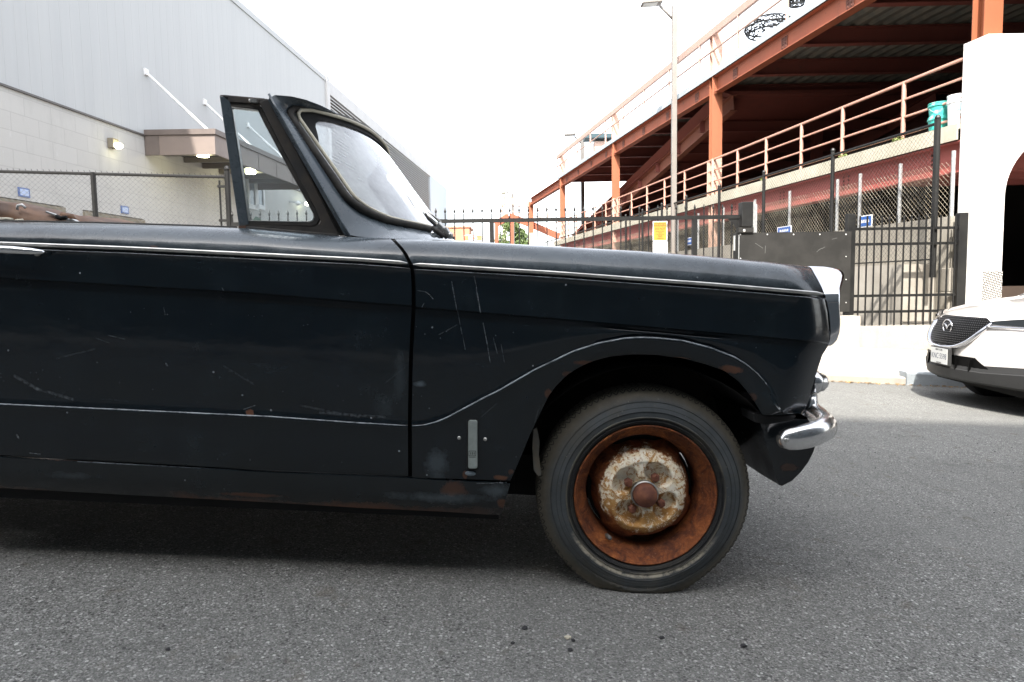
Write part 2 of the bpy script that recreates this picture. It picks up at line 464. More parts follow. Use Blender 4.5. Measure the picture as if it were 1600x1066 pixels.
M_louv = plain('louvre_metal', (.46, .455, .445), .5, var=(.42, .415, .41), scale=1.5)
M_void = plain('louvre_backing', (.34, .34, .335), .8)
b = MB()
wbox(b, -22, 0, 2, 14.2, -.5, 5.3); wbox(b, -22, 0, 16.62, 17.27, -.5, 5.3); wbox(b, -22, 0, 19.75, 35.5, -.5, 5.3)
wbox(b, -22, 0, 14.2, 16.62, 2.93, 5.3); wbox(b, -22, 0, 17.27, 19.75, 2.93, 5.3)
b.build('block_wall', M_block, wh)
b = MB(); wbox(b, -22, .03, 2, 35.5, 5.34, 11.33); b.build('metal_cladding', M_clad, wh)
b = MB(); wbox(b, -.02, .05, 2, 35.5, 5.30, 5.345); b.build('flashing', M_trim, wh)
b = MB(); wbox(b, -22, .07, 1.95, 35.4, 11.33, 11.55); b.build('parapet_cap', M_clad, wh)
b = MB(); wbox(b, -.3, .12, 35.42, 35.86, 0, 11.62); b.build('corner_post', M_louv, wh)
b = MB(); wbox(b, -22, -.12, 35.86, 62.4, -.5, 10.9); b.build('louvre_backing', M_void, wh)
b = MB()
z = 1.4
while z < 10.75:
    p = [(-.11, z), (.05, z-.07), (.06, z-.055), (-.11, z+.015)]
    b.prism([WP(o, 35.9, zz) for o, zz in p], WP(0, 62.3, 0)-WP(0, 35.9, 0)); 
    b.prism([WP(o, 35.9, zz) for o, zz in [(.05, z-.07), (.06, z-.055), (.06, z-.10), (.05, z-.10)]], WP(0, 62.3, 0)-WP(0, 35.9, 0)); z += .17
b.build('louvre_panel', M_louv, wh)
b = MB(); wbox(b, -22, .1, 35.86, 62.4, 10.8, 11.45); b.build('parapet_band', M_louv, wh)
b = MB(); wbox(b, -.1, .12, 45.8, 46.0, 1, 10.8); b.build('mullion', M_louv, wh)
b = MB(); wbox(b, -22, .05, 62.4, 71.2, -.5, 10.95); b.build('end_bay', M_clad2, wh)
M_dock = plain('dock_door', (.42, .40, .35), .6, var=(.36, .34, .30), scale=2)
M_dockh = plain('dock_header', (.23, .20, .145), .7, var=(.17, .15, .11), scale=4)
for (y0, y1, sy) in ((14.2, 16.62, 15.25), (17.27, 19.75, 18.75)):
    b = MB(); wbox(b, -.5, -.4, y0, y1, -.5, 2.72); o = b.build('dock_door', M_dock, wh)
    b = MB(); wbox(b, -.45, .05, y0, y1, 2.72, 2.90); b.build('dock_header', M_dockh, wh)
    b = MB(); wbox(b, -.45, -.02, y1-.22, y1, -.5, 2.72); b.build('dock_seal', M_dockh, wh)
    b = MB(); wbox(b, .002, .025, sy, sy+.32, 3.0, 3.2); s_ = b.build('dock_number_plate', plain('pale_blue_plate', (.10, .17, .38), .5), wh)
    b = MB(); wbox(b, .026, .03, sy+.04, sy+.28, 3.03, 3.17); b.build('number_field', plain('plate_field', (.45, .55, .75), .5), s_)
# wall lamp
L = war(172, 225); b = MB(); wbox(b, 0, .16, L.y-.12, L.y+.12, L.z-.12, L.z+.14); l_ = b.build('wall_lamp', M_dockh, wh, bevel=.02)
b = MB(); b.sphere(WP(.20, L.y+.02, L.z-.05), .12, .12, .08); b.build('lens', M_lamp, l_, smooth=True)
# flood lamps seen through the quarter light
for (px, py) in ((452, 317), (467, 318)):
    L = war(px, py); b = MB(); b.beam(WP(0, L.y, L.z+.05), WP(.35, L.y, L.z), .08, .08); l_ = b.build('flood_lamp', M_galv, wh)
    b = MB(); b.sphere(WP(.38, L.y, L.z-.02), .12, .12, .10); b.build('lens', M_lamp if px > 460 else M_wpaint, l_, smooth=True)
for px in (394, 404.5):
    L = war(px, 302); b = MB()
    for (y0, y1, z0, z1) in ((-.42, .42, .45, .62), (-.42, .42, -.62, -.45), (-.42, -.30, -.45, .45), (.30, .42, -.45, .45)): wbox(b, 0, .05, L.y+y0, L.y+y1, L.z+z0, L.z+z1)
    f_ = b.build('window', M_wpaint, wh); b = MB(); wbox(b, .002, .012, L.y-.3, L.y+.3, L.z-.45, L.z+.45); b.build('pane', plain('grey_pane', (.25, .28, .31), .2), f_)
# canopy
cn = MB(); CY0, CY1 = 20.0, 27.2; CO = 2.02
wbox(cn, .01, CO, CY0, CY0+.06, 4.77, 5.33); wbox(cn, CO-.06, CO, CY0+.06, CY1-.06, 4.77, 5.33); wbox(cn, .01, CO, CY1-.06, CY1, 4.77, 5.33)
cp = cn.build('canopy', M_tan, wh)
b = MB(); wbox(b, .005, CO+.05, CY0-.05, CY1+.05, 5.331, 5.48); b.build('cap', M_tancap, cp)
wbox(MB(), .012, .42, CY0-.012, CY0-.004, 4.77, 5.33).build('end_plate', M_tancap, cp)
for yy in (21.4, 22.8, 24.2, 25.6): wbox(MB(), CO+.003, CO+.010, yy, yy+.03, 4.78, 5.33).build('panel_joint', M_tancap, cp)
b = MB(); wbox(b, .02, CO-.06, CY0+.06, CY1-.06, 5.08, 5.14); b.build('soffit', M_under, cp)
y = CY0+.9
while y < CY1-.3: wbox(MB(), .02, CO-.07, y, y+.09, 4.92, 5.08).build('joist', M_polep, cp); y += 1.1
for y in (20.8, 23.9):
    b = MB(); b.cyl(WP(1.25, y, 5.02), WP(1.25, y, 4.86), .17, 14); b.build('lamp', M_lamp, cp)
for (px, py) in ((226, 113), (318, 160), (386, 196)):
    L = war(px, py); b = MB(); b.tube([WP(.03, L.y, L.z), WP(1.7, L.y+.1, 5.5)], .038, 6); b.box((0, -.09, -.09), (.06, .09, .09), T=Matrix.Translation(WP(.02, L.y, L.z)))
    b.build('tie_rod', M_wpaint, cp)

# ================================================================ CHAIN LINK
def mesh_wires(b, P, L, H, pitch=.075, r=.0018, sl=1.0):
    """crossed wires over a rectangle L x H; P(u, v) -> point"""
    u = -H/sl
    while u < L:
        for s in (1, -1):
            a0, a1 = (u, 0.0), (u+H/sl, H)
            t0 = max(0, (0-a0[0])/(a1[0]-a0[0])); t1 = min(1, (L-a0[0])/(a1[0]-a0[0]))
            if t1-t0 > 1e-3:
                p = [(a0[0]+(a1[0]-a0[0])*t, H*t) for t in (t0, t1)]
                if s < 0: p = [(q[0], H-q[1]) for q in p]
                b.tube([P(*p[0]), P(*p[1])], r, 3, cap=False)
        u += pitch
cf = thing('chain_link_fence', 'black framed chain link fence in front of the warehouse docks', 'fence', loc=at(355, 345, 10.3))
E1 = at(355, 277, 10.3); rr = ray(0, 268); t = (E1.z-CAMH)/rr.z; E0 = Vector((rr.x*t, rr.y*t, E1.z))
dv = (E0-E1); dv.z = 0; dv.normalize(); FL = (E0-E1).length+1.6
P1 = lambda u, v: Vector((E1.x, E1.y, .25))+dv*u+Vector((0, 0, v))
b = MB(); mesh_wires(b, P1, FL, E1.z-.25, .072, .0022); b.build('mesh', M_greywire, cf)
b = MB(); b.tube([P1(0, E1.z-.25), P1(FL, E1.z-.25)], .022, 8)
k = 0.0
while k < FL:                                   # knuckles standing above the rail
    b.beam(P1(k, E1.z-.24), P1(k+.012, E1.z-.205), .005, .005); k += .072
b.build('top_rail', M_black, cf)
rr = ray(147, 300); s_ = (E1.y*rr.x/rr.y-E1.x)/(dv.x-dv.y*rr.x/rr.y)
for u in (s_, s_+2.9): MB().tube([P1(u, -.4), P1(u, E1.z-.23)], .035, 8).build('post', M_black, cf)
b = MB(); b.tube([P1(0, -.4), P1(0, E1.z-.16)], .04, 10); b.sphere(P1(0, E1.z-.13), .045, .045, .05, 8)
b.build('end_post', M_black, cf)
b = MB()
for zz in (2.4, 1.9, 1.5): MB().beam(P1(-.04, zz-.25), P1(.14, zz-.25), .05, .035).build('hinge', M_black, cf)
b = MB(); b.tube([P1(.11, -.2), P1(.11, E1.z-.3)], .014, 6); b.build('tension_bar', M_black, cf)

# ================================================================ IRON GATE AND FENCES (plane Y = 10.3)
YF = 10.3
zr = at(900, 342, YF).z
gt = thing('sliding_gate', 'long black iron gate of thin pickets with pointed finials', 'gate', loc=at(768, 440, YF))
x0 = at(362, 343, YF).x; x1 = at(1158, 336, YF).x
MB().box((x0, YF-.03, zr-.035), (x1, YF+.03, zr+.02)).build('top_rail', M_black, gt)
MB().box((x0, YF-.03, .32), (x1, YF+.03, .38)).build('bottom_rail', M_black, gt)
xp = at(681.2, 343, YF).x; dx = 14.28/FPX*YF; k0 = ceil((x0-xp)/dx)
def picket(x, name='picket'):
    b = MB(); b.box((x-.008, YF-.008, .36), (x+.008, YF+.008, zr+.10))
    b.sphere((x, YF, zr+.115), .013, .013, .012, 6); b.lathe([(.012, 0), (.018, .02), (.009, .045), (.0005, .075)], (x, YF, zr+.12), 'z', 6)
    return b.build(name, M_black, gt, smooth=False)
k = k0
while xp+k*dx < x1-.02:
    picket(xp+k*dx); k += 1
for px in (535, 768.5, 1085):
    X = at(px, 360, YF).x; MB().box((X-.032, YF-.045, -.2), (X+.032, YF+.045, zr-.036)).build('frame_post', M_black, gt)
X = at(1138, 345, YF).x; MB().prism([(X, YF-.02, zr-.036), (X+.15, YF-.02, zr-.036), (X+.15, YF-.02, zr-.2)], (0, .04, 0)).build('gusset', M_black, gt)
# signs on the gate
def board(name, label, cat, px0, py0, px1, py1, Y, mats, fn=None, inset=.012, group=None):
    a = at(px0, py0, Y); c = at(px1, py1, Y)
    t = thing(name, label, cat, loc=((a.x+c.x)/2, Y, c.z), group=group)
    MB().box((a.x, Y-.006, c.z), (c.x, Y, a.z)).build('plate', mats[0], t, bevel=.004)
    if len(mats) > 1: MB().box((a.x+inset, Y-.009, c.z+inset), (c.x-inset, Y-.0065, a.z-inset)).build('printed_field', mats[1], t)
    if fn: fn(t, a, c, Y)
    return t
def TM(x, y, z): return Matrix.Translation((x, y, z)) @ Matrix.Rotation(pi/2, 4, 'X')
def warn(t, a, c, Y):
    cx = (a.x+c.x)/2; top = a.z
    for (s, dz, sz, sx) in (('WARNING', .065, .046, 1.0), ('DO NOT', .112, .038, 1.0), ('enter or park', .148, .022, 1), ('within', .172, .022, 1), ('this gate area', .196, .02, 1), ('NO', .224, .038, 1), ('trespassing', .252, .022, 1)):
        text_mesh('lettering', s, sz, TM(cx, Y-.0095, top-dz), M_ink, t, .0006, sx=sx)
    MB().box((a.x+.018, Y-.0105, top-.034), (c.x-.018, Y-.0092, top-.030)).build('rule', M_ink, t)
board('warning_sign', 'amber warning sign with black lettering hung on the iron gate', 'sign', 1020, 346, 1042.5, 376.5, YF-.05, [M_wpaint, M_yellow], warn)
def warn2(t, a, c, Y):
    MB().box((a.x+.02, Y-.0085, a.z-.036), (c.x-.02, Y-.0066, a.z-.014)).build('header_band', plain('pale_amber', (.85, .62, .35), .5), t)
    text_mesh('lettering', 'WARNING', .024, TM((a.x+c.x)/2, Y-.009, a.z-.025), plain('brown_ink', (.45, .25, .08), .6), t, .0006)
    text_mesh('lettering', '!', .05, TM(a.x+.075, Y-.0075, a.z-.17), M_ink, t, .0006)
board('notice_sign', 'white notice sign hung directly below the amber sign on the gate', 'sign', 1020, 378, 1043, 408, YF-.05, [M_wpaint], warn2)
# the gate's locking post with motor box
gp = thing('gate_post', 'black gate post with square operator box and galvanised channel', 'gate post', loc=at(1165, 480, YF))
def fb(b, px0, py0, px1, py1, d0=-.05, d1=.05):
    a = at(px0, py0, YF); c = at(px1, py1, YF); return b.box((a.x, YF+d0, c.z), (c.x, YF+d1, a.z))
fb(MB(), 1155.5, 317, 1172.5, 355, -.12, .06).build('operator_box', M_black, gp, bevel=.008)
fb(MB(), 1151, 356.5, 1174, 364, -.1, .04).build('latch_plate', M_panelblk, gp, bevel=.005)
b = MB(); p = at(1163, 360.5, YF-.1); b.sphere(p, .022, .01, .022, 10); b.build('bolt', M_screw, gp, smooth=True)
fb(MB(), 1174.8, 316, 1177.6, 364, -.06, .02).build('channel', M_galv, gp)
fb(MB(), 1177.8, 320, 1180.4, 364, -.06, .02).build('channel', M_galv, gp)
b = MB()
for yy in (321, 335, 348, 360): p = at(1174, yy, YF-.07); b.sphere(p, .012, .012, .012, 8)
b.build('roller', M_screw, gp)
a = at(1151, 364, YF); MB().box((a.x-.03, YF-.06, -.35), (a.x+.14, YF+.06, a.z-.004)).build('post', M_black, gp)
fb(MB(), 1144, 369, 1146.3, 392, -.07, -.05).build('rod', M_galv, gp)
# black panel
pn = thing('sheet_metal_board', 'plain black sheet metal panel with screw heads beside the gate', 'panel', loc=at(1240, 500, YF))
a = at(1153, 364.5, YF); c = at(1325, 364.5, YF); bz = at(1325, 487, YF).z
MB().box((a.x, YF-.065, bz), (c.x+.02, YF-.055, a.z)).build('sheet', M_panelblk, pn)
MB().box((a.x-.012, YF-.072, bz), (a.x-.001, YF-.05, a.z-.03)).build('edge_strip', M_galv, pn)
for px in (1157, 1199, 1240, 1281, 1322):
    p = at(px, 366.5, YF-.068); q_ = MB(); q_.sphere(p, .011, .006, .011, 8); q_.build('screw', M_screw, pn, smooth=True)
for (px, py) in ((1157, 404), (1322, 401), (1322, 437), (1322, 473)):
    p = at(px, py, YF-.068); q_ = MB(); q_.sphere(p, .009, .006, .009, 8); q_.build('screw', M_screw, pn, smooth=True)
# scuffs on the panel
b = MB()
for (x0_, y0_, x1_, y1_) in ((1196, 384, 1195.5, 396), (1278, 392, 1284, 388), (1284, 389, 1289, 386), (1276, 394, 1280, 390), (1180, 380, 1192, 388), (1300, 374, 1308, 372)):
    p, q_ = at(x0_, y0_, YF-.0665), at(x1_, y1_, YF-.0665); b.beam(p, q_, .002, .006)
b.build('scuff', plain('scuff_grey', (.11, .11, .105), .7), pn)
# right hand fence
rf = thing('picket_fence', 'black flat topped steel picket fence between gate panel and white wall', 'fence', loc=at(1420, 500, YF))
a = at(1322.5, 335, YF); c = at(1332.5, 490, YF)
MB().box((a.x, YF-.05, c.z-.02), (c.x-.01, YF+.05, a.z)).build('post', M_black, rf, bevel=.006)
a = at(1496.5, 333, YF); c = at(1506, 470, YF)
MB().box((a.x, YF-.05, -.4), (c.x-.005, YF+.05, a.z)).build('post', M_black, rf, bevel=.006)
xa, xb = at(1333, 360, YF).x, at(1497, 356, YF).x
for py in (357.5, 381.5, 462, 487):
    z0 = at(1410, py-.5, YF).z; MB().box((xa, YF-.025, z0-.02), (xb, YF+.025, z0+.018)).build('rail', M_black, rf)
zt = at(1410, 337, YF).z; zb = at(1410, 508, YF).z
k = 0
while True:
    px = 1340.6+11.43*k; X = at(px, 400, YF).x
    if X > xb-.03: break
    MB().box((X-.010, YF-.045, zb), (X+.010, YF-.0255, zt)).build('picket', M_black, rf, bevel=.003); k += 1
# concrete kerb wall under the fence
lw = MB(); p = at(1290, 512, 10.14)
lw.box((2.2, 10.14, -1), (6.75, 10.62, p.z)); tag(lw.build('low_wall', M_conc_lt, bevel=.015), 'low pale concrete wall carrying the black picket fence', 'wall')
a, c = at(1262, 495, 10.05), at(1343, 541, 10.05)
tag(MB().box((a.x, 10.02, -.6), (c.x, 10.66, a.z)).build('concrete_block', M_conc_lt, bevel=.02), 'white concrete block at the foot of the gate panel post', 'block')

# ================================================================ RETAINING WALLS AND GARAGE FENCES
def GP(b_, Y, z): return Vector((8.55-.17*Y+b_, Y, z))
def gbox(m, b0, b1, y0, y1, z0, z1, mi=0): return m.box((b0, y0, z0), (b1, y1, z1), T=lambda x, y, z: GP(x, y, z), mi=mi)
b = MB(); gbox(b, -.10, .2, 10.45, 44, -1, 1.82); tag(b.build('retaining_wall', M_conc), 'tall weathered concrete wall below the red beam', 'wall')
b = MB(); gbox(b, -.62, -.12, 10.7, 17.6, -1, 1.11); tag(b.build('plinth_wall', M_conc_lt), 'lower sunlit concrete wall behind the picket fence', 'wall')
b = MB()
for k in range(4): b.box((6.62+.004*(k % 2), 10.36, -.4+.36*k), (6.86+.004*(k % 2), 10.66, -.045+.36*k))
tag(b.build('block_pier', M_conc, bevel=.01), 'short pier of stacked beige blocks at the end of the picket fence', 'pier')
bf = thing('black_chain_link_fence', 'tall black chain link fence standing on the lower concrete wall', 'fence', loc=GP(-.4, 11, 1.11))
OFB = -.42
def gpost(px, off):      # Y of a post seen at px on the garage face shifted by off
    return gar(px, 400, off).y
yA = gpost(1458, OFB); gdir = (GP(0, 1, 0)-GP(0, 0, 0)).normalized(); gl = 1/gdir.y
zT = gar(1458, 195, OFB).z
P2 = lambda u, v: GP(OFB, yA, 1.14)+gdir*u+Vector((0, 0, v))
b = MB(); mesh_wires(b, P2, 27, zT-1.14, .085, .0018); b.build('mesh', M_blackwire, bf)
MB().tube([P2(0, zT-1.14), P2(27, zT-1.14)], .022, 8).build('top_rail', M_black, bf)
MB().tube([P2(0, .03), P2(27, .03)], .012, 6).build('bottom_rail', M_black, bf)
for px in (1458, 1298, 1192, 1123, 1072, 1034, 1004, 978):
    yy = gpost(px, OFB); b = MB(); b.tube([GP(OFB, yy, .9), GP(OFB, yy, zT+.06)], .045 if px == 1458 else .035, 10); b.sphere(GP(OFB, yy, zT+.08), .045, .045, .05, 8)
    b.build('post', M_black, bf)
gf = thing('galvanised_chain_link_fence', 'galvanised chain link fence on the concrete wall in front of the dark lower level', 'fence', loc=GP(-.05, 10.6, 1.82))
P3 = lambda u, v: GP(-.03, 10.5, 1.80)+gdir*u+Vector((0, 0, v))
b = MB(); mesh_wires(b, P3, 30, .86, .085, .0021); b.build('mesh', M_galvwire, gf)
for px in (1507, 1405, 1343, 1308, 1234, 1180, 1131, 1092, 1060, 1030):
    yy = gpost(px, -.03); yy = max(yy, 10.5); b = MB(); b.tube([GP(-.05, yy, 1.7), GP(-.05, yy, 2.80)], .03, 8); b.build('post', M_galv, gf)
def bluesign(px0, py0, px1, py1, label, off=-.08):
    a = gar(px0, py0, off); c = gar(px1, py1, off); z0, z1 = c.z, a.z
    t = thing('blue_sign', label, 'sign', loc=(a.x, a.y, z0), group='blue signs wired to the chain link fence')
    Q = lambda f, g, o: GP(off-o, a.y+(c.y-a.y)*f, z0+(z1-z0)*g)
    MB().prism([Q(0, 0, 0), Q(1, 0, 0), Q(1, 1, 0), Q(0, 1, 0)], (-.008, 0, 0)).build('plate', M_wpaint, t)
    MB().prism([Q(.06, .1, .009), Q(.94, .1, .009), Q(.94, .9, .009), Q(.06, .9, .009)], (-.003, 0, 0)).build('printed_field', M_blue, t)
    b = MB()
    for (f0, f1) in ((.2, .3), (.34, .42), (.46, .56), (.6, .68), (.72, .8)): b.prism([Q(f0, .38, .0125), Q(f1, .38, .0125), Q(f1, .64, .0125), Q(f0, .64, .0125)], (-.002, 0, 0))
    b.build('lettering', M_wpaint, t)
bluesign(1215, 355.5, 1237, 366, 'small blue and white sign peeking over the black gate panel')
bluesign(1343, 338, 1363, 354, 'blue and white sign behind the picket fence right of the gate panel')
bluesign(1073, 372, 1082, 382.5, 'tiny blue and white sign seen through the gate pickets right of the lamp post')

# ================================================================ PARKING GARAGE
pg = thing('parking_garage', 'open steel parking garage with orange red beams and two railed decks', 'parking garage', loc=GP(0, 10.1, 0))
YC = [10.0, 18.63, 26.9, 35.3, 43.3]
def ibeam(P0_, P1_, h, wd, mat, name, par, tf=.02, tw=.014):
    """I section hanging from P0-P1 (top line), h deep, wd wide"""
    b = MB(); up = Vector((0, 0, 1))
    for (dz, hh, ww) in ((-tf/2, tf, wd), (-h+tf/2, tf, wd)): b.beam(Vector(P0_)+up*dz, Vector(P1_)+up*dz, ww, hh)
    b.beam(Vector(P0_)-up*h/2, Vector(P1_)-up*h/2, tw, h-2*tf)
    return b.build(name, mat, par)
def column(b_, Y, z0, z1, mat, wd=.27, par=pg, name='column'):
    m = MB()
    m.box((-wd/2, -wd/2, z0), (wd/2, -wd/2+.018, z1), T=Matrix.Translation(GP(b_, Y, 0)))
    m.box((-wd/2, wd/2-.018, z0), (wd/2, wd/2, z1), T=Matrix.Translation(GP(b_, Y, 0)))
    m.box((-.008, -wd/2+.019, z0), (.008, wd/2-.019, z1), T=Matrix.Translation(GP(b_, Y, 0)))
    return m.build(name, mat, par)
for i, Y in enumerate(YC):
    top = 7.5 if i < 4 else 5.9
    c_ = column(.14 if i else .24, Y if i else 10.34, -.6 if i else 3.9, top, M_column)
    bm_ = MB()
    for zz in [5.93+.055*k for k in range(8)]+[3.4+.1*k for k in range(8)]:
        for ss in ((-1, 1) if i else ()): bm_.sphere(GP(.14+ss*.09, Y-.137, zz), .013, .008, .013, 6)
    if i: bm_.build('bolts', M_darkred, c_)
ZB0, ZB1 = 5.87, 6.30
M_stain = plain('bolt_plate_stain', (.09, .035, .025), .8, var=(.15, .055, .035), scale=20)
for i in range(4):
    ya, yb = YC[i]+.15, YC[i+1]-.15
    if i == 0: ya = 4.0
    ibeam(GP(.12, ya, ZB1), GP(.12, yb, ZB1), ZB1-ZB0, .22, M_orange, 'fascia_beam', pg)
    if i < 3:
        ibeam(GP(.12, max(ya, 10.47), 2.95), GP(.12, yb, 2.95), .47, .24, M_redbeam, 'lower_fascia_beam', pg)
        nj = 4
        for k in range(nj):      # clip angles with bolt clusters on the web
            Y = YC[i]+(YC[i+1]-YC[i])*k/nj+1.05
            b = MB()
            gbox(b, .095, .11, Y-.11, Y+.11, 5.95, 6.19)
            for zz in range(4):
                for yy in (-.05, .05): b.sphere(GP(.092, Y+yy, 6.17-.062*zz), .012, .022, .022, 6)
            b.build('bolts', M_stain, pg)
            b = MB()
            for zz in range(4):
                for yy in (-.07, .07): b.sphere(GP(.105, Y+yy, 2.84-.07*zz), .012, .024, .024, 6)
            if Y > 10.6: b.build('bolts', M_stain, pg)
Y = 4.6
while Y < 35.2:
    ibeam(GP(.25, Y, ZB1-.03), GP(17, Y-.3, ZB1-.03), .36, .16, M_darkred, 'joist', pg)
    Y += 2.1
# corrugated deck: ribs run along Y
b = MB(); xs = []; x = .24; k = 0
row0, row1 = [], []
while x < 17:
    zz = 6.275 if k % 4 in (0, 1) else 6.335
    row0.append(GP(x, 4.2, zz)); row1.append(GP(x, 35.6, zz)); x += (.07 if k % 2 else .08); k += 1
b.grid([row0, row1]); b.build('corrugated_deck', M_deckmetal, pg, solid=.004)
M_edge = plain('deck_edge', (.36, .40, .42), .6, var=(.31, .345, .36), scale=3)
b = MB(); gbox(b, -.02, 17, 4.0, 35.8, 6.345, 6.44); b.build('upper_slab', M_edge, pg)
b = MB(); gbox(b, -.03, -.021, 4.0, 35.8, 6.30, 6.45); b.build('deck_edge_plate', M_edge, pg)
b = MB(); gbox(b, -.02, 17, 10.47, 36.5, 2.955, 3.12); b.build('lower_slab', plain('shade_slab', (.014, .013, .012), .95, spec=.1), pg)  # slab coloured near black to paint the shade below the deck
b = MB(); gbox(b, -.04, .16, 10.47, 36.5, 2.96, 3.20); b.build('deck_kerb', m_concrete('kerb_concrete', (.50, .46, .37), (.38, .35, .27), 2), pg)
# upper railing
b = MB(); gbox(b, -.03, .05, 3.8, 35.9, 7.35, 7.53); b.build('upper_top_rail', M_railtop, pg)
MB().tube([GP(0, 3.8, 6.96), GP(0, 35.9, 6.96)], .027, 6).build('upper_mid_rail', M_railtop, pg)
b = MB(); b.tube([GP(0, 35.85, 6.44), GP(0, 35.85, 7.4)], .04, 6); b.tube([GP(0, 35.85, 7.2), GP(3.2, 35.85, 7.2)], .03, 6); b.build('end_rail', M_railtop, pg)
Y = 4.6
while Y < 35.5:
    if min(abs(Y-c) for c in YC) > .5: MB().tube([GP(0, Y, 6.4), GP(0, Y, 7.42)], .035, 6).build('upper_rail_post', M_railtop, pg)
    Y += 2.1
# lower railing
for zz in (4.15, 3.87, 3.58, 3.30): MB().tube([GP(.05, 10.06, zz), GP(.05, 36.3, zz)], .027 if zz > 4 else .020, 6).build('lower_rail', M_railp, pg)
yr = sorted([gpost(px, .05) for px in (1405, 1312, 1249, 1195, 1151)]); Y = yr[-1]+1.6
while Y < 36: yr.append(Y); Y += 1.5
for Y in yr: MB().tube([GP(.05, Y, 3.1), GP(.05, Y, 4.15)], .035, 6).build('lower_rail_post', M_railp, pg)
# inside, coloured dark for shade: back wall, second row of columns and beams, ramp
b = MB(); gbox(b, 16.9, 17.2, 4, 36, -.5, 6.3); b.build('back_wall', plain('shade_block', (.02, .018, .016), .9), pg)  # near-black wall paints the deep shade of the interior
b = MB(); gbox(b, 1.5, 1.7, 13.5, 44, -.6, 2.9); b.build('lower_shade_screen', plain('lower_shade', (.006, .007, .007), .95, spec=.1), pg)  # dark sheet added close behind the fence to keep the lower level black
for Y in YC[1:3]:
    column(8.2, Y, -.5, 5.9, M_darkred); ibeam(GP(.3, Y, 2.94), GP(9, Y, 2.94), .4, .18, M_darkred, 'cross_beam', pg)
    column(4.2, Y+2.2, 3.12, 5.9, M_darkred, .25)
ibeam(GP(8.2, 8, 5.92), GP(8.2, 35.3, 5.92), .42, .2, M_darkred, 'inner_beam', pg)
R0, R1 = (19.0, 5.95), (34.5, 3.3)
M_rampshade = m_steel_paint('shaded_ramp_steel', (.24, .085, .05), (.10, .04, .03))  # darker tone of the orange steel paints the shade around the ramp
ibeam(GP(.8, *R0), GP(.8, *R1), .42, .2, M_rampshade, 'ramp_beam', pg)
b = MB(); b.prism([GP(.75, R0[0], R0[1]), GP(.4, R1[0], R1[1]), GP(.4, R1[0], R1[1]+.1), GP(.4, R0[0], R0[1]+.1)], (6, 0, 0)); b.build('ramp_slab', M_darkred, pg)
for k in range(1, 9):
    f = k/9; Y = R0[0]+(R1[0]-R0[0])*f; zz = R0[1]+(R1[1]-R0[1])*f
    ibeam(GP(.65, Y, zz-.02), GP(6.2, Y, zz-.02), .3, .15, M_darkred, 'ramp_joist', pg)
ibeam(GP(6.3, *R0), GP(6.3, *R1), .42, .2, M_darkred, 'ramp_beam', pg)
# far ramp beyond the end of the decks
fr = thing('far_ramp', 'small far ramp of orange beams behind the end of the garage', 'ramp', loc=at(800, 440, 43.6))
YR = 43.6
def seg(p, q, Y, d, h, name, mat, par=fr): return MB().beam(at(*p, Y), at(*q, Y), d, h).build(name, mat, par)
seg((773.5, 351), (795.5, 338), YR, .2, .4, 'beam', M_orange); seg((795.5, 338), (828, 350), YR, .2, .4, 'beam', M_orange); seg((828, 350), (874, 370), YR, .2, .4, 'beam', M_orange)
seg((797, 314), (827, 318), YR+.2, .1, .42, 'parapet', M_railtop); seg((775, 327), (797, 311), YR+.2, .08, .12, 'rail', M_railtop)
seg((775, 336), (797, 322), YR+.2, .05, .06, 'rail', M_railtop); seg((799, 330), (868, 345), YR+.3, .05, .06, 'rail', M_railtop); seg((799, 322), (900, 330), YR+.3, .05, .05, 'rail', M_railtop)
for (px, y0, y1) in ((776, 348, 395), (800, 334, 400), (829, 316, 420)):
    p, q_ = at(px, y0, YR), at(px, y1, YR); MB().beam(p, q_, .22, .25, up=(0, 1, 0)).build('column', M_orange if px != 829 else M_column, fr)
for px in (785, 797, 811, 842, 856): seg((px, 312+abs(px-797)*.35), (px, 340), YR+.25, .05, .05, 'rail_post', M_railtop)
# weeds on the deck kerb
M_weed = plain('weed_green', (.13, .17, .04), .7, var=(.2, .24, .07), scale=30)
for (px, py, lab) in ((1404, 212, 'tuft of green weeds on the concrete kerb at the foot of a rail post'), (1315, 240, 'low green weeds on the deck kerb left of the larger tuft'), (1191, 277, 'tiny weed tuft on the deck kerb right of the tall column')):
    p = gar(px, py, 0); b = MB()
    for k in range(70):
        a = random.uniform(0, 2*pi); r = random.uniform(.01, .16); h = random.uniform(.02, .11)*(1.2 if px == 1404 else .8)
        c = Vector((p.x+.02*cos(a), p.y+r*sin(a)*1.2, 3.19+h*random.random())); s = random.uniform(.012, .03)
        T = Matrix.Translation(c) @ Euler((random.uniform(0, 3), random.uniform(0, 3), a)).to_matrix().to_4x4()
        b.add([T @ Vector(v) for v in ((-s, 0, 0), (0, -s*.5, 0), (s, 0, 0), (0, s*.5, 0))], [[0, 1, 2, 3]])
    tag(b.build('weeds', M_weed, recalc=False), lab, 'plant', 'weeds growing on the deck kerb')
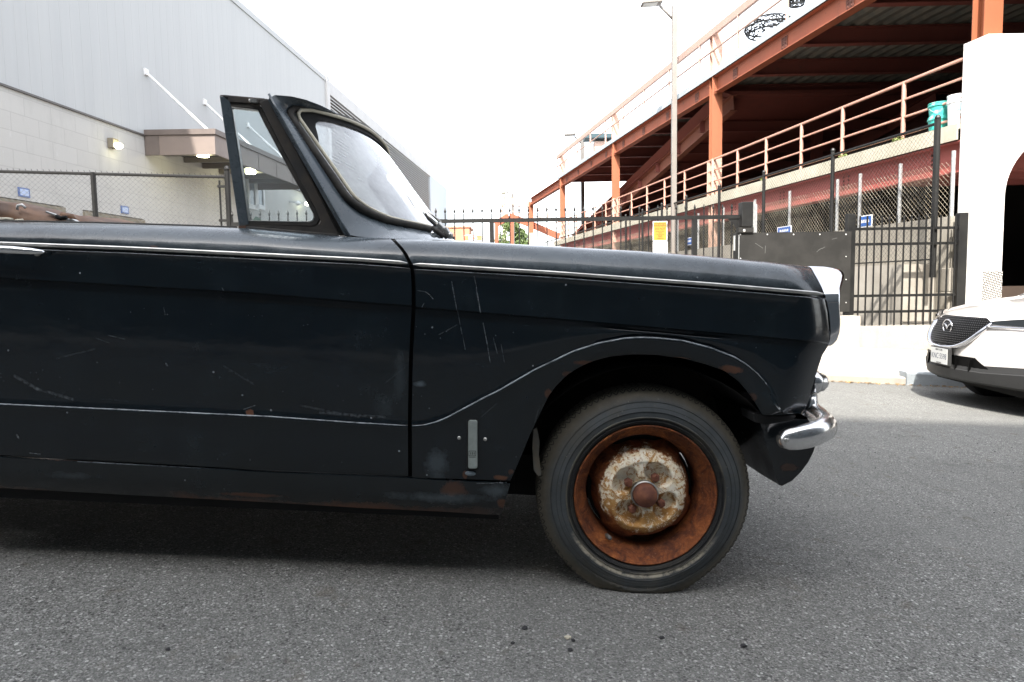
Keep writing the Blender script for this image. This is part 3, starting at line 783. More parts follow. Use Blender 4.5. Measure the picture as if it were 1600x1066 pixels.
# buckets
def bucket(px, dY, r, h, mat, label, n_=1, z0=3.21, rim=True):
    Y = gar(px, 400, .1).y+dY; p = GP(.11, Y, z0)
    t = thing('bucket', label, 'bucket', loc=p, group='plastic buckets on the deck kerb')
    b = MB(); prof = [(.001, 0), (r*.86, 0)]
    for k in range(n_):
        zz = h*k/n_; prof += [(r*.87, zz+.01), (r*.97, zz+h/n_*.72), (r*1.06, zz+h/n_*.74), (r*1.06, zz+h/n_*.82), (r, zz+h/n_*.84), (r*1.0, zz+h/n_*.96)]
    prof += [(r*1.05, h*.98), (r*1.02, h), (.001, h+.01)]
    b.lathe(prof, p, 'z', 20); o = b.build('body', mat, t, smooth=True, auto=40)
    MB().tube([p+Vector((-r*1.05*cos(a), -r*1.05*sin(a)*.6, h*.8-.1*sin(a))) for a in [pi*i/10 for i in range(11)]], .004, 5).build('handle', M_screw, t)
    return t, p
M_teal = plain('teal_plastic', (.05, .42, .36), .45, var=(.35, .55, .50), scale=7, lo=.55, hi=.62)
M_wplast = plain('white_plastic', (.82, .82, .80), .4)
bucket(1459, 0, .155, .42, M_teal, 'stack of teal plastic buckets smeared with white paint on the deck kerb', 2)
t_, p_ = bucket(1488, 0, .15, .44, M_wplast, 'tall white plastic bucket with a printed label next to the teal buckets', 1)
MB().prism([p_+Vector((-.10, -.118, .2)), p_+Vector((.06, -.142, .2)), p_+Vector((.06, -.142, .30)), p_+Vector((-.10, -.118, .30))], (0, -.012, 0)).build('label', plain('bucket_label', (.40, .60, .72), .5), t_)
bucket(1507, -.05, .10, .30, M_teal, 'small teal container half hidden behind the white wall corner')
b = MB(); p = GP(.12, 10.62, 3.2)
for k in range(5): b.sphere(p+Vector((random.uniform(-.02, .04), random.uniform(-.1, .1), .04+.05*k)), .07, .08, .07, 8, jit=.25)
tag(b.build('cement_bag', plain('bag_grey', (.40, .38, .33), .8)), 'crumpled grey bag beside the buckets at the white wall', 'bag')
# booth and roof on the upper deck
bo = thing('deck_booth', 'small pale booth with dark flat roof on the upper deck', 'booth', loc=at(940, 236, 33.5))
a, c = at(929, 221, 33.5), at(957, 245, 33.5); MB().box((a.x, 33.5, c.z), (c.x, 34.1, a.z)).build('wall', M_railtop, bo)
a, c = at(914, 211, 33.4), at(966, 216, 33.4); MB().box((a.x, 33.2, c.z), (c.x, 34.2, a.z+.02)).build('roof', plain('dark_roof', (.02, .05, .06), .6), bo)
# openwork wire baskets on the upper deck
def basket(px, py, Y, rx, rz, label, hole=True):
    c = at(px, py, Y); b = MB(); rnd = random.Random(px)
    pts = []
    for k in range(700):
        a = rnd.uniform(0, 2*pi); e = rnd.uniform(-.5, 1.2)
        pts.append(Vector((rx*cos(a)*cos(e), rx*sin(a)*cos(e), rz*sin(e)))+c)
    for i, p in enumerate(pts):
        ds = sorted(((p-q).length, j) for j, q in enumerate(pts) if j != i)[:3]
        for d, j in ds:
            if j > i or True: b.tube([p, pts[j]], .011, 3, cap=False)
    for e in (-.5, 0.0):
        b.tube([c+Vector((rx*cos(e)*cos(2*pi*k/32), rx*cos(e)*sin(2*pi*k/32), rz*sin(e))) for k in range(32)], .02, 5, closed=True)
    return tag(b.build('wire_basket', M_black, recalc=False), label, 'basket', 'openwork wire baskets on the upper deck')
basket(1203, 44, 17.0, .58, .26, 'large black openwork wire basket lying behind the upper deck edge')
basket(1245, 1, 16.0, .17, .20, 'small round black openwork wire basket at the top edge of the photo')

# ================================================================ WHITE WALL WITH ARCH
ww = thing('white_wall', 'sunlit white rendered wall with an arched opening beside the fence', 'wall', loc=(7.2, 10.03, 0))
ZT = 4.34; XL = GP(0, 10.03, 0).x; XO = at(1566, 400, 10.03).x
R = .95; XR = XO+3.4; ZS = 2.05; Z1 = ZS+R
arc = [(XO+R-R*cos(t), ZS+R*sin(t)) for t in [pi/2*i/14 for i in range(15)]]
arc2 = [(XR-R+R*cos(t), ZS+R*sin(t)) for t in [pi/2*i/14 for i in range(15)]][::-1]
b = MB(); th = .42
def face(Y):
    return [Vector((x, Y, z)) for x, z in ([(XO, -1)]+arc+arc2+[(XR, -1)])]
inner = [(XO, -1)]+arc+arc2+[(XR, -1)]
outer = [(XL, -1)]+[(XL+(XO-XL)*.0+ (arc[i][0]-XO)*(XO+R-XL)/R*1.0, ZT) for i in range(15)]+[(arc2[i][0], ZT) for i in range(15)]+[(XR+6, -1)]
outer = [(XL, -1)]+[(XL, -1+(ZT+1)*min(1, i/7)) if i < 8 else (XL+(XO+R-XL)*(i-7)/7, ZT) for i in range(15)]+[(XR-R+(R+6)*(i/7), ZT) if i < 8 else (XR+6, ZT-(ZT+1)*(i-7)/7) for i in range(15)]+[(XR+6, -1)]
rows = []
for (Y, ln) in ((10.03, outer), (10.03, inner), (10.03+th, inner), (10.03+th, outer)):
    sh = -.0 if Y < 10.1 else -.17*th
    rows.append([Vector((x+(sh if ln is outer and i < 16 else 0), Y, z)) for i, (x, z) in enumerate(ln)])
rows.append(rows[0]); b.grid(rows)
b.build('wall', M_white, ww)
n = NT('diamond_plate'); d1 = n.voro(38, src=n.mapping((1, 1, 1), rot=(0, .78, 0)))
u_ = n.m_('ADD', n.xyz()[0], n.xyz()[2]); v_ = n.m_('SUBTRACT', n.xyz()[0], n.xyz()[2])
sa = n.m_('MULTIPLY', n.m_('SINE', n.m_('MULTIPLY', u_, 120)), n.m_('SINE', n.m_('MULTIPLY', v_, 60)))
n.set(col=(.62, .61, .57), metal=.4, rough=.4, normal=n.bump(sa, 1.0, .01)); 
n.set(col=n.mix(n.mask(sa, .2, .5), (.30, .29, .27), (.60, .59, .56)))
a, c = at(1536, 424, 10.02), at(1562, 470, 10.02)
MB().box((a.x, 10.017, -.6), (XO+.006, 10.027, a.z)).build('corner_guard', n.m, ww)
MB().box((XO-.001, 10.027, -.6), (XO+.006, 10.3, a.z)).build('corner_guard', n.m, ww)
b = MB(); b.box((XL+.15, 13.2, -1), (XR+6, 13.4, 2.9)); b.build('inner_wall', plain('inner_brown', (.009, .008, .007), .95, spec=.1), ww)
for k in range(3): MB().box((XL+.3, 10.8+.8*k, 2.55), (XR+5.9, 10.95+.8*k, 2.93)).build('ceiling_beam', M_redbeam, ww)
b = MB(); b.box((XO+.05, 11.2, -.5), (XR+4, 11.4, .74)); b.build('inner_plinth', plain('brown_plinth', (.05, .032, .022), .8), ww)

# ================================================================ LAMP POSTS, POLE, TREE, FAR THINGS
def lamp_post(px, ptop, Y, label, r=.07, mt=None):
    mt = mt or M_polep
    base = at(px+2, 430, Y); top = at(px, ptop, Y); X = top.x
    t = thing('street_lamp', label, 'street lamp', loc=(X, Y, .1), group='lamp posts behind the gate')
    MB().box((X-r, Y-r, 0), (X+r, Y+r, top.z)).build('pole', mt, t, bevel=.01)
    b = MB(); b.tube([(X-r, Y, top.z-.35), (X-.28, Y, top.z-.13), (X-.42, Y, top.z+.0)], .035, 6)
    b.build('arm', mt, t, smooth=True)
    b = MB(); b.prism([(X-.95, Y-.17, top.z+.02), (X-.36, Y-.17, top.z+.06), (X-.36, Y-.17, top.z+.15), (X-.92, Y-.17, top.z+.10)], (0, .34, 0)); h = b.build('head', mt, t, bevel=.015)
    b = MB(); b.prism([(X-.90, Y-.14, top.z+.016), (X-.50, Y-.14, top.z+.043), (X-.50, Y-.14, top.z+.036), (X-.90, Y-.14, top.z+.009)], (0, .28, 0)); b.build('lens', plain('lens_grey', (.45, .45, .42), .3), h)
    return t
M_poled = plain('far_lamp_post_paint', (.12, .11, .10), .5)
lamp_post(1054, 9, 20.0, 'tall tan lamp post rising in front of the garage, nearest of the lamp posts')
lamp_post(910, 213, 36.0, 'middle lamp post standing before the far end of the upper deck', .09, M_poled)
lamp_post(801, 303, 60.0, 'farthest and smallest lamp post above the little far ramp', .11, M_poled)
up = thing('utility_pole', 'far leaning wooden utility pole with a short crossarm', 'utility pole', loc=at(790, 430, 72))
M_pole = plain('weathered_pole', (.38, .37, .26), .9, var=(.30, .29, .21), scale=2)
p, q_ = at(789.5, 400, 72), at(785.5, 281, 72); MB().tube([p, q_], [.26, .2], 8).build('pole', M_pole, up)
MB().beam(at(779, 282, 72), at(791, 289, 72), .15, .18).build('crossarm', M_pole, up)
MB().beam(at(780, 289, 72), at(789, 281.5, 72), .12, .12).build('brace', M_pole, up)
def crown(b, c, rx, ry, rz, nleaf, s0, rnd, nclump=26):
    for i in range(nclump):
        a = rnd.uniform(0, 2*pi); e = rnd.uniform(-1.2, 1.4); q = rnd.uniform(.35, 1)
        cc = Vector(c)+Vector((rx*cos(a)*cos(e)*q, ry*sin(a)*cos(e)*q, rz*sin(e)*q)); cr = rnd.uniform(.18, .34)*rx
        for k in range(nleaf//nclump):
            d = Vector((rnd.gauss(0, 1), rnd.gauss(0, 1), rnd.gauss(0, 1))).normalized()*cr*rnd.uniform(.4, 1.1)
            s = s0*rnd.uniform(.6, 1.4)
            T = Matrix.Translation(cc+d) @ Euler((rnd.uniform(0, 3), rnd.uniform(0, 3), rnd.uniform(0, 6))).to_matrix().to_4x4()
            b.add([T @ Vector(v) for v in ((-s, 0, 0), (0, -s*.5, .1*s), (s, 0, 0), (0, s*.5, .1*s))], [[0, 1, 2, 3]])
tr = thing('street_tree', 'bushy green tree far behind the little ramp, seen through the gate', 'tree', loc=at(800, 430, 64))
c = at(800, 378, 64); rnd = random.Random(4)
b = MB(); crown(b, c, 2.2, 2.2, 2.4, 3800, .14, rnd); b.build('crown', M_leaf, tr, recalc=False)
b = MB(); b.tube([(c.x, c.y, .1), (c.x+.1, c.y, c.z-1.6), (c.x-.1, c.y, c.z)], [.22, .16, .08], 8); b.tube([(c.x+.1, c.y, c.z-1.6), (c.x+1, c.y, c.z+.2)], [.1, .04], 6); b.tube([(c.x+.1, c.y, c.z-1.4), (c.x-.9, c.y+.3, c.z+.3)], [.1, .04], 6)
b.build('trunk', M_bark, tr)
a, c = at(697, 356, 62), at(734, 400, 62)
ob = thing('orange_building', 'low orange brick building far behind the left end of the gate', 'building', loc=(a.x, 62, 0))
MB().box((a.x, 62, 0), (c.x, 66, a.z)).build('wall', plain('orange_brick', (.55, .25, .15), .8), ob)
MB().box((a.x-.1, 61.9, a.z), (c.x+.1, 66.1, a.z+.15)).build('parapet', plain('orange_brick_cap', (.60, .33, .22), .8), ob)
def nosign(t, a, c, Y):
    w_ = c.x-a.x
    MB().box((a.x+.03*w_, Y-.02, a.z-.62*(a.z-c.z)*.55), (c.x-.03*w_, Y-.01, a.z-.03)).build('orange_band', plain('orange_red_paint', (.70, .20, .09), .6), t)
    text_mesh('lettering', 'NO', .30, TM((a.x+c.x)/2, Y-.022, a.z-.20), M_wpaint, t, .002, bold=.012)
board('no_entry_sign', 'white and orange red NO sign board standing beyond the gate', 'sign', 724, 367.5, 754, 392, 40, [M_wpaint], nosign)
# ================================================================ THE OLD CONVERTIBLE
car = thing('vintage_car', 'weathered black open top vintage car with rusty front wheel parked on the asphalt', 'car', M=CARM)
VW = 1.52                                                   # width of the body
def seg_mask(n, p, q, wd):
    X, Z = n.xyz()[0], n.xyz()[2]
    px, pz, dx, dz = p.x, p.z, q.x-p.x, q.z-p.z; L2 = dx*dx+dz*dz
    a, b_ = n.m_('SUBTRACT', X, px), n.m_('SUBTRACT', Z, pz)
    t = n.m_('DIVIDE', n.m_('ADD', n.m_('MULTIPLY', a, dx), n.m_('MULTIPLY', b_, dz)), L2, clamp=True)
    ex, ez = n.m_('SUBTRACT', a, n.m_('MULTIPLY', t, dx)), n.m_('SUBTRACT', b_, n.m_('MULTIPLY', t, dz))
    d = n.m_('SQRT', n.m_('ADD', n.m_('MULTIPLY', ex, ex), n.m_('MULTIPLY', ez, ez)))
    return n.mask(d, wd, wd*.4)
def ell_mask(n, c, rx, rz, nz, soft=.5, amp=1.2):
    a = n.m_('DIVIDE', n.m_('SUBTRACT', n.xyz()[0], c.x), rx); b_ = n.m_('DIVIDE', n.m_('SUBTRACT', n.xyz()[2], c.z), rz)
    d = n.m_('SQRT', n.m_('ADD', n.m_('MULTIPLY', a, a), n.m_('MULTIPLY', b_, b_)))
    d = n.m_('ADD', d, n.m_('MULTIPLY', n.m_('SUBTRACT', nz, .5), amp*2))
    return n.mask(d, 1+soft*.5, 1-soft*.5)
RUST1, RUST2 = (.17, .068, .032), (.075, .032, .018)
def m_paint(name, scratches_glints=(), rusts=(), sillrust=None, base=(.0024, .0062, .0105), edge=None, chalk=(), ox_sky=True):
    n = NT(name)
    big, mid = n.noise(2.5, 5, .6), n.noise(14, 6, .7)
    c = n.mix(n.mask(big, .35, .7), base, (.0042, .0080, .0100))
    dust = n.mask(n.noise(4.5, 9, .8), .52, .78)
    c = n.mix(n.m_('MULTIPLY', dust, .50), c, (.018, .031, .040)); wipe = n.noise(1, 7, .8, src=n.mapping((2.5, 2.5, 14), rot=(0, .35, 0))); c = n.mix(n.m_('MULTIPLY', n.mask(wipe, .54, .76), .35), c, (.022, .036, .046))
    vert = n.noise(1, 6, .7, src=n.mapping((30, 30, 2.2)))
    c = n.mix(n.m_('MULTIPLY', n.mask(vert, .56, .78), .16), c, (.035, .05, .058))
    rough = n.m_('ADD', .15, n.m_('MULTIPLY', n.m_('MAXIMUM', dust, n.mask(wipe, .54, .76)), .22)); rough = n.m_('ADD', rough, n.m_('MULTIPLY', n.mask(mid, .45, .75), .12))
    # stone chips
    vd, vc = n.voro(26), n.voro(26, out='Color'); sp = n.n.new('ShaderNodeSeparateColor'); n.l.new(vc, sp.inputs[0])
    chip = n.m_('MULTIPLY', n.mask(vd, .075, .05), n.mask(sp.outputs[0], .88, .89))
    c = n.mix(n.m_('MULTIPLY', chip, .8), c, (.33, .36, .38))
    vd2, vc2 = n.voro(70), n.voro(70, out='Color'); sp2 = n.n.new('ShaderNodeSeparateColor'); n.l.new(vc2, sp2.inputs[0])
    chip2 = n.m_('MULTIPLY', n.mask(vd2, .10, .06), n.mask(sp2.outputs[1], .93, .94))
    c = n.mix(n.m_('MULTIPLY', chip2, .6), c, (.2, .22, .24))
    grit = n.noise(90, 3, .7)
    for (p, q, wd, st) in scratches_glints:
        k = n.m_('MULTIPLY', seg_mask(n, p, q, wd), n.mask(grit, .36, .56)); c = n.mix(n.m_('MULTIPLY', k, st), c, (.26, .29, .31))
    for (cen, rx, rz, st) in chalk:
        k = ell_mask(n, cen, rx, rz, n.noise(13, 7, .8), 1.2, 1.9); c = n.mix(n.m_('MULTIPLY', k, st), c, (.10, .13, .15))
    if ox_sky:  # oxidised band above the waist, lightened for the sky's reflection as well
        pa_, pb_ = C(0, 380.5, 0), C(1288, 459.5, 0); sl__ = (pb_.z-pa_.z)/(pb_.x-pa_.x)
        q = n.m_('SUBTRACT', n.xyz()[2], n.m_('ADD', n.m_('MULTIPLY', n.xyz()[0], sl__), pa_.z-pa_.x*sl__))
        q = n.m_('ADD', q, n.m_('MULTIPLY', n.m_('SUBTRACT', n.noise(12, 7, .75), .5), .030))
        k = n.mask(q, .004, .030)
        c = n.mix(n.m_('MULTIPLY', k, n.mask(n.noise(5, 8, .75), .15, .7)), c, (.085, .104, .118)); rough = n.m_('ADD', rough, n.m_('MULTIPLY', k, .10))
    rc = n.mix(n.noise(60, 5, .7), RUST2, RUST1)
    rust = None
    nz = n.noise(30, 7, .75)
    for (cen, rx, rz, st) in rusts:
        k = n.m_('MULTIPLY', ell_mask(n, cen, rx, rz, nz), st); rust = k if rust is None else n.m_('MAXIMUM', rust, k)
    if sillrust:
        zz = n.m_('ADD', n.xyz()[2], n.m_('MULTIPLY', n.m_('SUBTRACT', n.noise(9, 7, .75), .5), .09))
        k = n.m_('MULTIPLY', n.mask(zz, sillrust+.015, sillrust-.005), n.mask(n.noise(3.2, 3), .42, .6)); rust = k if rust is None else n.m_('MAXIMUM', rust, k)
    if rust is not None:
        c = n.mix(rust, c, rc); rough = n.m_('ADD', rough, n.m_('MULTIPLY', rust, .5))
    h = n.m_('ADD', n.m_('MULTIPLY', n.noise(2.2, 3, .5), 1.0), n.m_('MULTIPLY', n.noise(6.5, 2, .5), .22))
    n1 = n.bump(n.m_('ADD', h, n.m_('MULTIPLY', n.noise(1, 3, .5, src=n.mapping((5, 5, 9))), .35)), .5, .024)
    n2 = n.bump(n.noise(320, 3), .02, .001, normal=n1)
    n.set(col=c, rough=rough, spec=.38, normal=n2, coat=.42, coatr=.07)
    return n.m
def P_(x, y): return C(x, y, 0)
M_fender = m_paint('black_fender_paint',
    scratches_glints=[(P_(706, 440), P_(711, 468), .0012, .55), (P_(711, 468), P_(722, 522), .0010, .5), (P_(723, 525), P_(727, 546), .0009, .5),
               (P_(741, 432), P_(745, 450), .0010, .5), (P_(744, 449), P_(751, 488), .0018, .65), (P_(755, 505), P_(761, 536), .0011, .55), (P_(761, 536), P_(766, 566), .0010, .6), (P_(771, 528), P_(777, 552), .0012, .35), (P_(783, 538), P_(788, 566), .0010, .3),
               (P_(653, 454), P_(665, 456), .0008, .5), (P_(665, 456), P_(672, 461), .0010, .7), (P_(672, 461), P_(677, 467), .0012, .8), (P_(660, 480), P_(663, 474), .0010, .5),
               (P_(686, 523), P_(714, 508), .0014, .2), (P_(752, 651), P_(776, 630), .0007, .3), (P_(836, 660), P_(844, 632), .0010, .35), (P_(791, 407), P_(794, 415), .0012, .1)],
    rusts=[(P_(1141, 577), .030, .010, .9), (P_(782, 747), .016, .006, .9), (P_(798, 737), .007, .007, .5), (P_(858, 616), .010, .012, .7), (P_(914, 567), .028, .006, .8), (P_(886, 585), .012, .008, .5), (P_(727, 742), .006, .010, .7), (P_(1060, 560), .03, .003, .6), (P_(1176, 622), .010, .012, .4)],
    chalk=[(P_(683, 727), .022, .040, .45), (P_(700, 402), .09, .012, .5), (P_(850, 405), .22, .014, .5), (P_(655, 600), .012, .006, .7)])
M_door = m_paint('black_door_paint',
    scratches_glints=[(P_(28, 680), P_(30, 684), .003, .9), (P_(45, 708), P_(62, 710), .0014, .9), (P_(380, 640), P_(398, 634), .0012, .6), (P_(260, 568), P_(262, 571), .0022, .9), (P_(255, 478), P_(258, 492), .001, .4), (P_(347, 446), P_(352, 455), .001, .6), (P_(150, 528), P_(172, 536), .0008, .3), (P_(632, 575), P_(600, 600), .001, .15), (P_(24, 588), P_(58, 608), .006, .22), (P_(58, 608), P_(112, 624), .005, .22), (P_(350, 572), P_(396, 600), .003, .10), (P_(470, 634), P_(560, 652), .004, .12), (P_(500, 645), P_(600, 652), .004, .16), (P_(170, 524), P_(196, 530), .001, .3), (P_(90, 560), P_(150, 545), .003, .08)],  # the broad faint strokes are dent highlights painted in among real scratches
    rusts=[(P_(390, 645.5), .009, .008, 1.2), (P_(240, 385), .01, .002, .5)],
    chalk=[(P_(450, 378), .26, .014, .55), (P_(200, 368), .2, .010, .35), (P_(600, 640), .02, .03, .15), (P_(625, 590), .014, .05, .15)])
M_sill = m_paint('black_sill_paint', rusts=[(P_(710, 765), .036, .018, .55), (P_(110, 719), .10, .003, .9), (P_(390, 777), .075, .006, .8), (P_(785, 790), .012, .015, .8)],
    scratches_glints=[(P_(120, 722), P_(440, 738), .0016, .5), (P_(745, 756), P_(792, 755), .0012, .6)], sillrust=.220,
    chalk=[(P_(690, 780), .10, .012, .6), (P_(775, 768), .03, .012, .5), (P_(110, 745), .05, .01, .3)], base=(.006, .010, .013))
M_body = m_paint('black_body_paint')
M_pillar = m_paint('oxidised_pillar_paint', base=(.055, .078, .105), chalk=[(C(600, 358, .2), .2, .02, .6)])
n = NT('pitted_chrome'); spk = n.mask(n.noise(70, 6, .8), .62, .72)
n.set(col=n.mix(spk, (.80, .80, .80), (.35, .30, .24)), metal=1.0, rough=n.m_('ADD', .13, n.m_('MULTIPLY', n.noise(9, 5), .16)), normal=n.bump(n.noise(60, 3), .04, .001)); M_chrome = n.m
M_alloy = plain('dull_trim_metal', (.62, .61, .58), .32, .9, var=(.45, .44, .42), scale=20)
M_badge = plain('dull_badge_metal', (.50, .56, .53), .42, .75, var=(.40, .45, .43), scale=30)
M_rubber = plain('perished_rubber', (.022, .021, .020), .75, var=(.05, .045, .038), scale=25, bs=.5, bscale=60)
M_dark = plain('underbody_black', (.010, .010, .010), .9)
M_well = plain('wheel_well_black', (.012, .011, .010), .9, var=(.03, .022, .016), scale=6)
M_gapp = plain('shut_gap_black', (.004, .004, .004), .9)
M_cream = plain('cream_trim', (.62, .58, .46), .5)
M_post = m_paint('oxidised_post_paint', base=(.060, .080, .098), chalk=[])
M_wood = plain('weathered_channel', (.022, .022, .022), .65, var=(.050, .040, .031), scale=16, bs=.3)
M_leather = plain('brown_hood_leather', (.17, .085, .042), .6, var=(.07, .035, .02), scale=9, bs=.5, bscale=35)
def m_glass(name, tint, haze, refl=1.0, hz=(.8, .84, .86)):
    n = NT(name)
    tr = n.n.new('ShaderNodeBsdfTransparent'); tr.inputs[0].default_value = tint+(1,)
    gl = n.n.new('ShaderNodeBsdfGlossy'); gl.inputs['Roughness'].default_value = .03; gl.inputs[0].default_value = (1, 1, 1, 1)
    df = n.n.new('ShaderNodeBsdfTranslucent'); df.inputs[0].default_value = hz+(1,)
    df2 = n.n.new('ShaderNodeBsdfDiffuse'); df2.inputs[0].default_value = hz+(1,)
    fr = n.n.new('ShaderNodeFresnel'); fr.inputs[0].default_value = 1.5
    m0 = n.n.new('ShaderNodeMixShader'); m0.inputs[0].default_value = .5; n.l.new(df.outputs[0], m0.inputs[1]); n.l.new(df2.outputs[0], m0.inputs[2])
    m1 = n.n.new('ShaderNodeMixShader'); n.put(m1.inputs[0], n.m_('MULTIPLY', n.mask(n.noise(5, 6, .7), .2, .9), haze*2)); n.l.new(tr.outputs[0], m1.inputs[1]); n.l.new(m0.outputs[0], m1.inputs[2])
    m2 = n.n.new('ShaderNodeMixShader'); n.put(m2.inputs[0], n.m_('MULTIPLY', fr.outputs[0], refl, clamp=True)); n.l.new(m1.outputs[0], m2.inputs[1]); n.l.new(gl.outputs[0], m2.inputs[2])
    n.l.new(m2.outputs[0], n.out.inputs[0]); return n.m
M_screen = m_glass('dusty_windscreen_glass', (.80, .88, .90), .46, 1.6, (.9, .93, .95))
M_qglass = m_glass('dusty_quarter_glass', (.86, .91, .92), .10, .8)

# ---- feature lines of the side, in picture pixels
fT = poly([(-200, 343), (0, 346), (150, 349), (300, 353.5), (390, 357), (540, 370), (620, 373), (700, 376), (760, 379), (900, 387), (1000, 392.5), (1100, 400), (1200, 409.5), (1262, 416.5), (1300, 421)])
fC = poly([(-200, 371.5), (0, 380.5), (200, 388), (400, 397.5), (560, 405.5), (635, 411), (645, 413.2), (860, 426), (1120, 445), (1288, 459.5)])
fK = poly([(-200, 424), (0, 435), (400, 459), (560, 472.6), (641, 478.5), (650, 481), (860, 498), (1120, 521), (1300, 537)])
fB = poly([(-200, 623), (0, 632), (420, 651.5), (560, 661.5), (633, 665.5), (643, 666), (662, 665), (680, 660.5), (697, 654), (755, 623), (780, 610.7), (837, 577.6), (860, 567), (895, 550), (935, 537), (975, 529.5), (1000, 528), (1027, 529), (1067, 533), (1111, 544.6), (1148, 559), (1166, 570), (1182.5, 583), (1196, 598), (1205, 609), (1216, 628), (1225, 640), (1300, 640)])
fA = poly([(640, 745), (653, 746.5), (797, 751), (798, 750), (810, 723), (828, 679.5), (843, 648), (857.6, 618), (870, 602), (886, 586), (900, 577), (918, 567.6), (935, 562), (952.5, 557.5), (987, 554), (1024, 554.6), (1067.5, 560), (1102, 569), (1131, 579), (1154, 596), (1168, 612), (1177, 623.6), (1190, 648), (1191, 648.5), (1300, 648.5)])
fS = poly([(-200, 702), (0, 711), (420, 734.6), (560, 740.5), (636, 743.5), (660, 745)])
fG = poly([(372, 612), (376, 616), (390, 629), (405, 639), (422, 644.5), (444, 646.5), (482, 646.5), (521, 644.3), (559, 642), (657, 640.5), (745, 641)])     # y -> x of the shut line
fF = poly([(415.6, 1262.5), (425, 1270), (436, 1277), (459, 1289), (475, 1293.5), (492, 1296), (522, 1298), (535, 1296), (543, 1293), (552, 1286), (582, 1276), (609, 1268), (635, 1260.6), (648, 1251), (660, 1250)])
def clampF(f, lo, hi): return lambda y: f(min(max(y, lo), hi))
fF, fG = clampF(fF, 415.6, 650), clampF(fG, 372, 745)
PH = [0, 8, 16, 26, 38, 52, 68, 90]
def side_rows(xlo, xhi, bot, fade=True, tuck=.018):
    """list of functions x -> (y, w)"""
    R = []
    for ph in PH:
        a = radians(ph); R.append(lambda x, a=a: (fT(x)+(fC(x)-fT(x))*(1-cos(a)), .10*(1-sin(a))))
    def rel(f, d, w_): R.append(lambda x: (min(f(x)+d, bot(x)-.5), w_))
    rel(fC, 3, .000); rel(fC, 4.0, .0055); rel(fC, 5.2, .0055); rel(fC, 7.4, -.0035); rel(fC, 8.2, -.0042); rel(fC, 10, -.0035)
    for t in (.3, .6, .85): R.append(lambda x, t=t: (fC(x)+9+(fK(x)-fC(x)-12)*t, -.0035-.004*t))
    rel(fK, -3, -.0090); rel(fK, -1.6, -.0090); rel(fK, 1.6, .0055); rel(fK, 4.5, .0045)
    def fadeB(x): return 1 if x < 1165 else max(0, 1-(x-1165)/50)
    for t in (.15, .35, .55, .75, .9): R.append(lambda x, t=t: (fK(x)+5+(min(fB(x), bot(x)-2)-fK(x)-9)*t, .003-.006*sin(pi*t)))
    def relB(d, w_): R.append(lambda x: (min(fB(x)+d, bot(x)-3.2+d*.1), w_*fadeB(x)))
    relB(-3.4, .003); relB(-1.6, .002); relB(.9, -.0085); relB(2.4, -.0090); relB(5.5, -.007)
    for t in (.3, .6, .85): R.append(lambda x, t=t: (min(fB(x)+7, bot(x)-2.8)+(bot(x)-min(fB(x)+7, bot(x)-2.8))*t, -.006+.008*t*t))
    R.append(lambda x: (bot(x), .004))
    return R
def make_side(slist, GL, GR, rows, nose=False):
    cols = []
    for s in slist:
        col = []
        for fn in rows:
            y = 560.0
            for _ in range(7):
                x = GL(y)+(GR(y)-GL(y))*s; y, w_ = fn(x)
            if nose:
                d = (GR(y)-x)*.00175
                if d < .075: w_ += .055*(1-d/.075)**2
            col.append(C(x, y, w_))
        cols.append(col)
    return cols
def mirror(p): return Vector((p[0], VW-p[1], p[2]))
def both(cols): return [[mirror(p) for p in c] for c in cols]
# ---- front wing (one clamshell with the bonnet)
xb = [644, 650]+list(range(658, 796, 8))+[796.9, 798.2]+[799.5+2.2*k for k in range(0, 28)]+[862+6.5*k for k in range(0, 51)]+[1191]+[1197, 1204, 1212, 1220, 1228, 1235, 1241, 1246, 1249]
sl = []
for x in xb:
    y = fA(x); L_, R_ = fG(y)+3.0, fF(y); sl.append(min(1, max(0, (x-L_)/(R_-L_))))
sl = sorted(set(sl+[.0, 1.0]))
rowsF = side_rows(640, 1300, fA)
cf_ = make_side(sl, lambda y: fG(y)+3.0, fF, rowsF, nose=True)
for c in cf_:                                      # return lip at the bottom edge
    p = c[-1]; c.append(p+Vector((0, .020, .004)))
last = cf_[-1]
cf_.append([p+Vector((.002, .05, 0)) for p in last]); cf_.append([Vector((p.x-.01, .40, p.z)) for p in last]); cf_.append([Vector((p.x-.01, .76, p.z)) for p in last])
b = MB(); b.grid(cf_); wing = b.build('front_wing', M_fender, car, smooth=True, local=True, auto=38)
b = MB(); b.grid(both(cf_)); b.build('front_wing', M_body, car, smooth=True, local=True, auto=38)
rows = []
for c in cf_[:-3]:
    p = c[0]; f = (p.x+.73)/1.15; cr = .032*(1-f)+.008*f
    rows.append([Vector((p.x, yy, p.z+cr*sin(pi*(yy-p.y)/(VW-2*p.y)))) for yy in [p.y+(VW-2*p.y)*k/16 for k in range(17)]])
b = MB(); b.grid(rows); b.build('bonnet', M_body, car, smooth=True, local=True)
# ---- door
GLd = lambda y: -60.0
GRd = lambda y: fG(y)-3.2
rowsD = side_rows(-60, 640, fS)
cd = make_side([k/64 for k in range(62)]+[.975, .988, .995, 1.0], GLd, GRd, rowsD)
for c in cd:
    p, q = c[0], c[-1]
    c.insert(0, Vector((p.x, .135, p.z-.001))); c.insert(0, Vector((p.x, .14, p.z-.02))); c.insert(0, Vector((p.x, .15, p.z-.5)))
    c.append(q+Vector((0, .02, .003)))
cd = cd+[[p+Vector((-.004, max(0, .03-p.y), 0)) for p in cd[-1]]]
door = MB().grid(cd).build('door', M_door, car, smooth=True, local=True, auto=38)
MB().grid(both(cd)).build('door', M_body, car, smooth=True, local=True, auto=38)
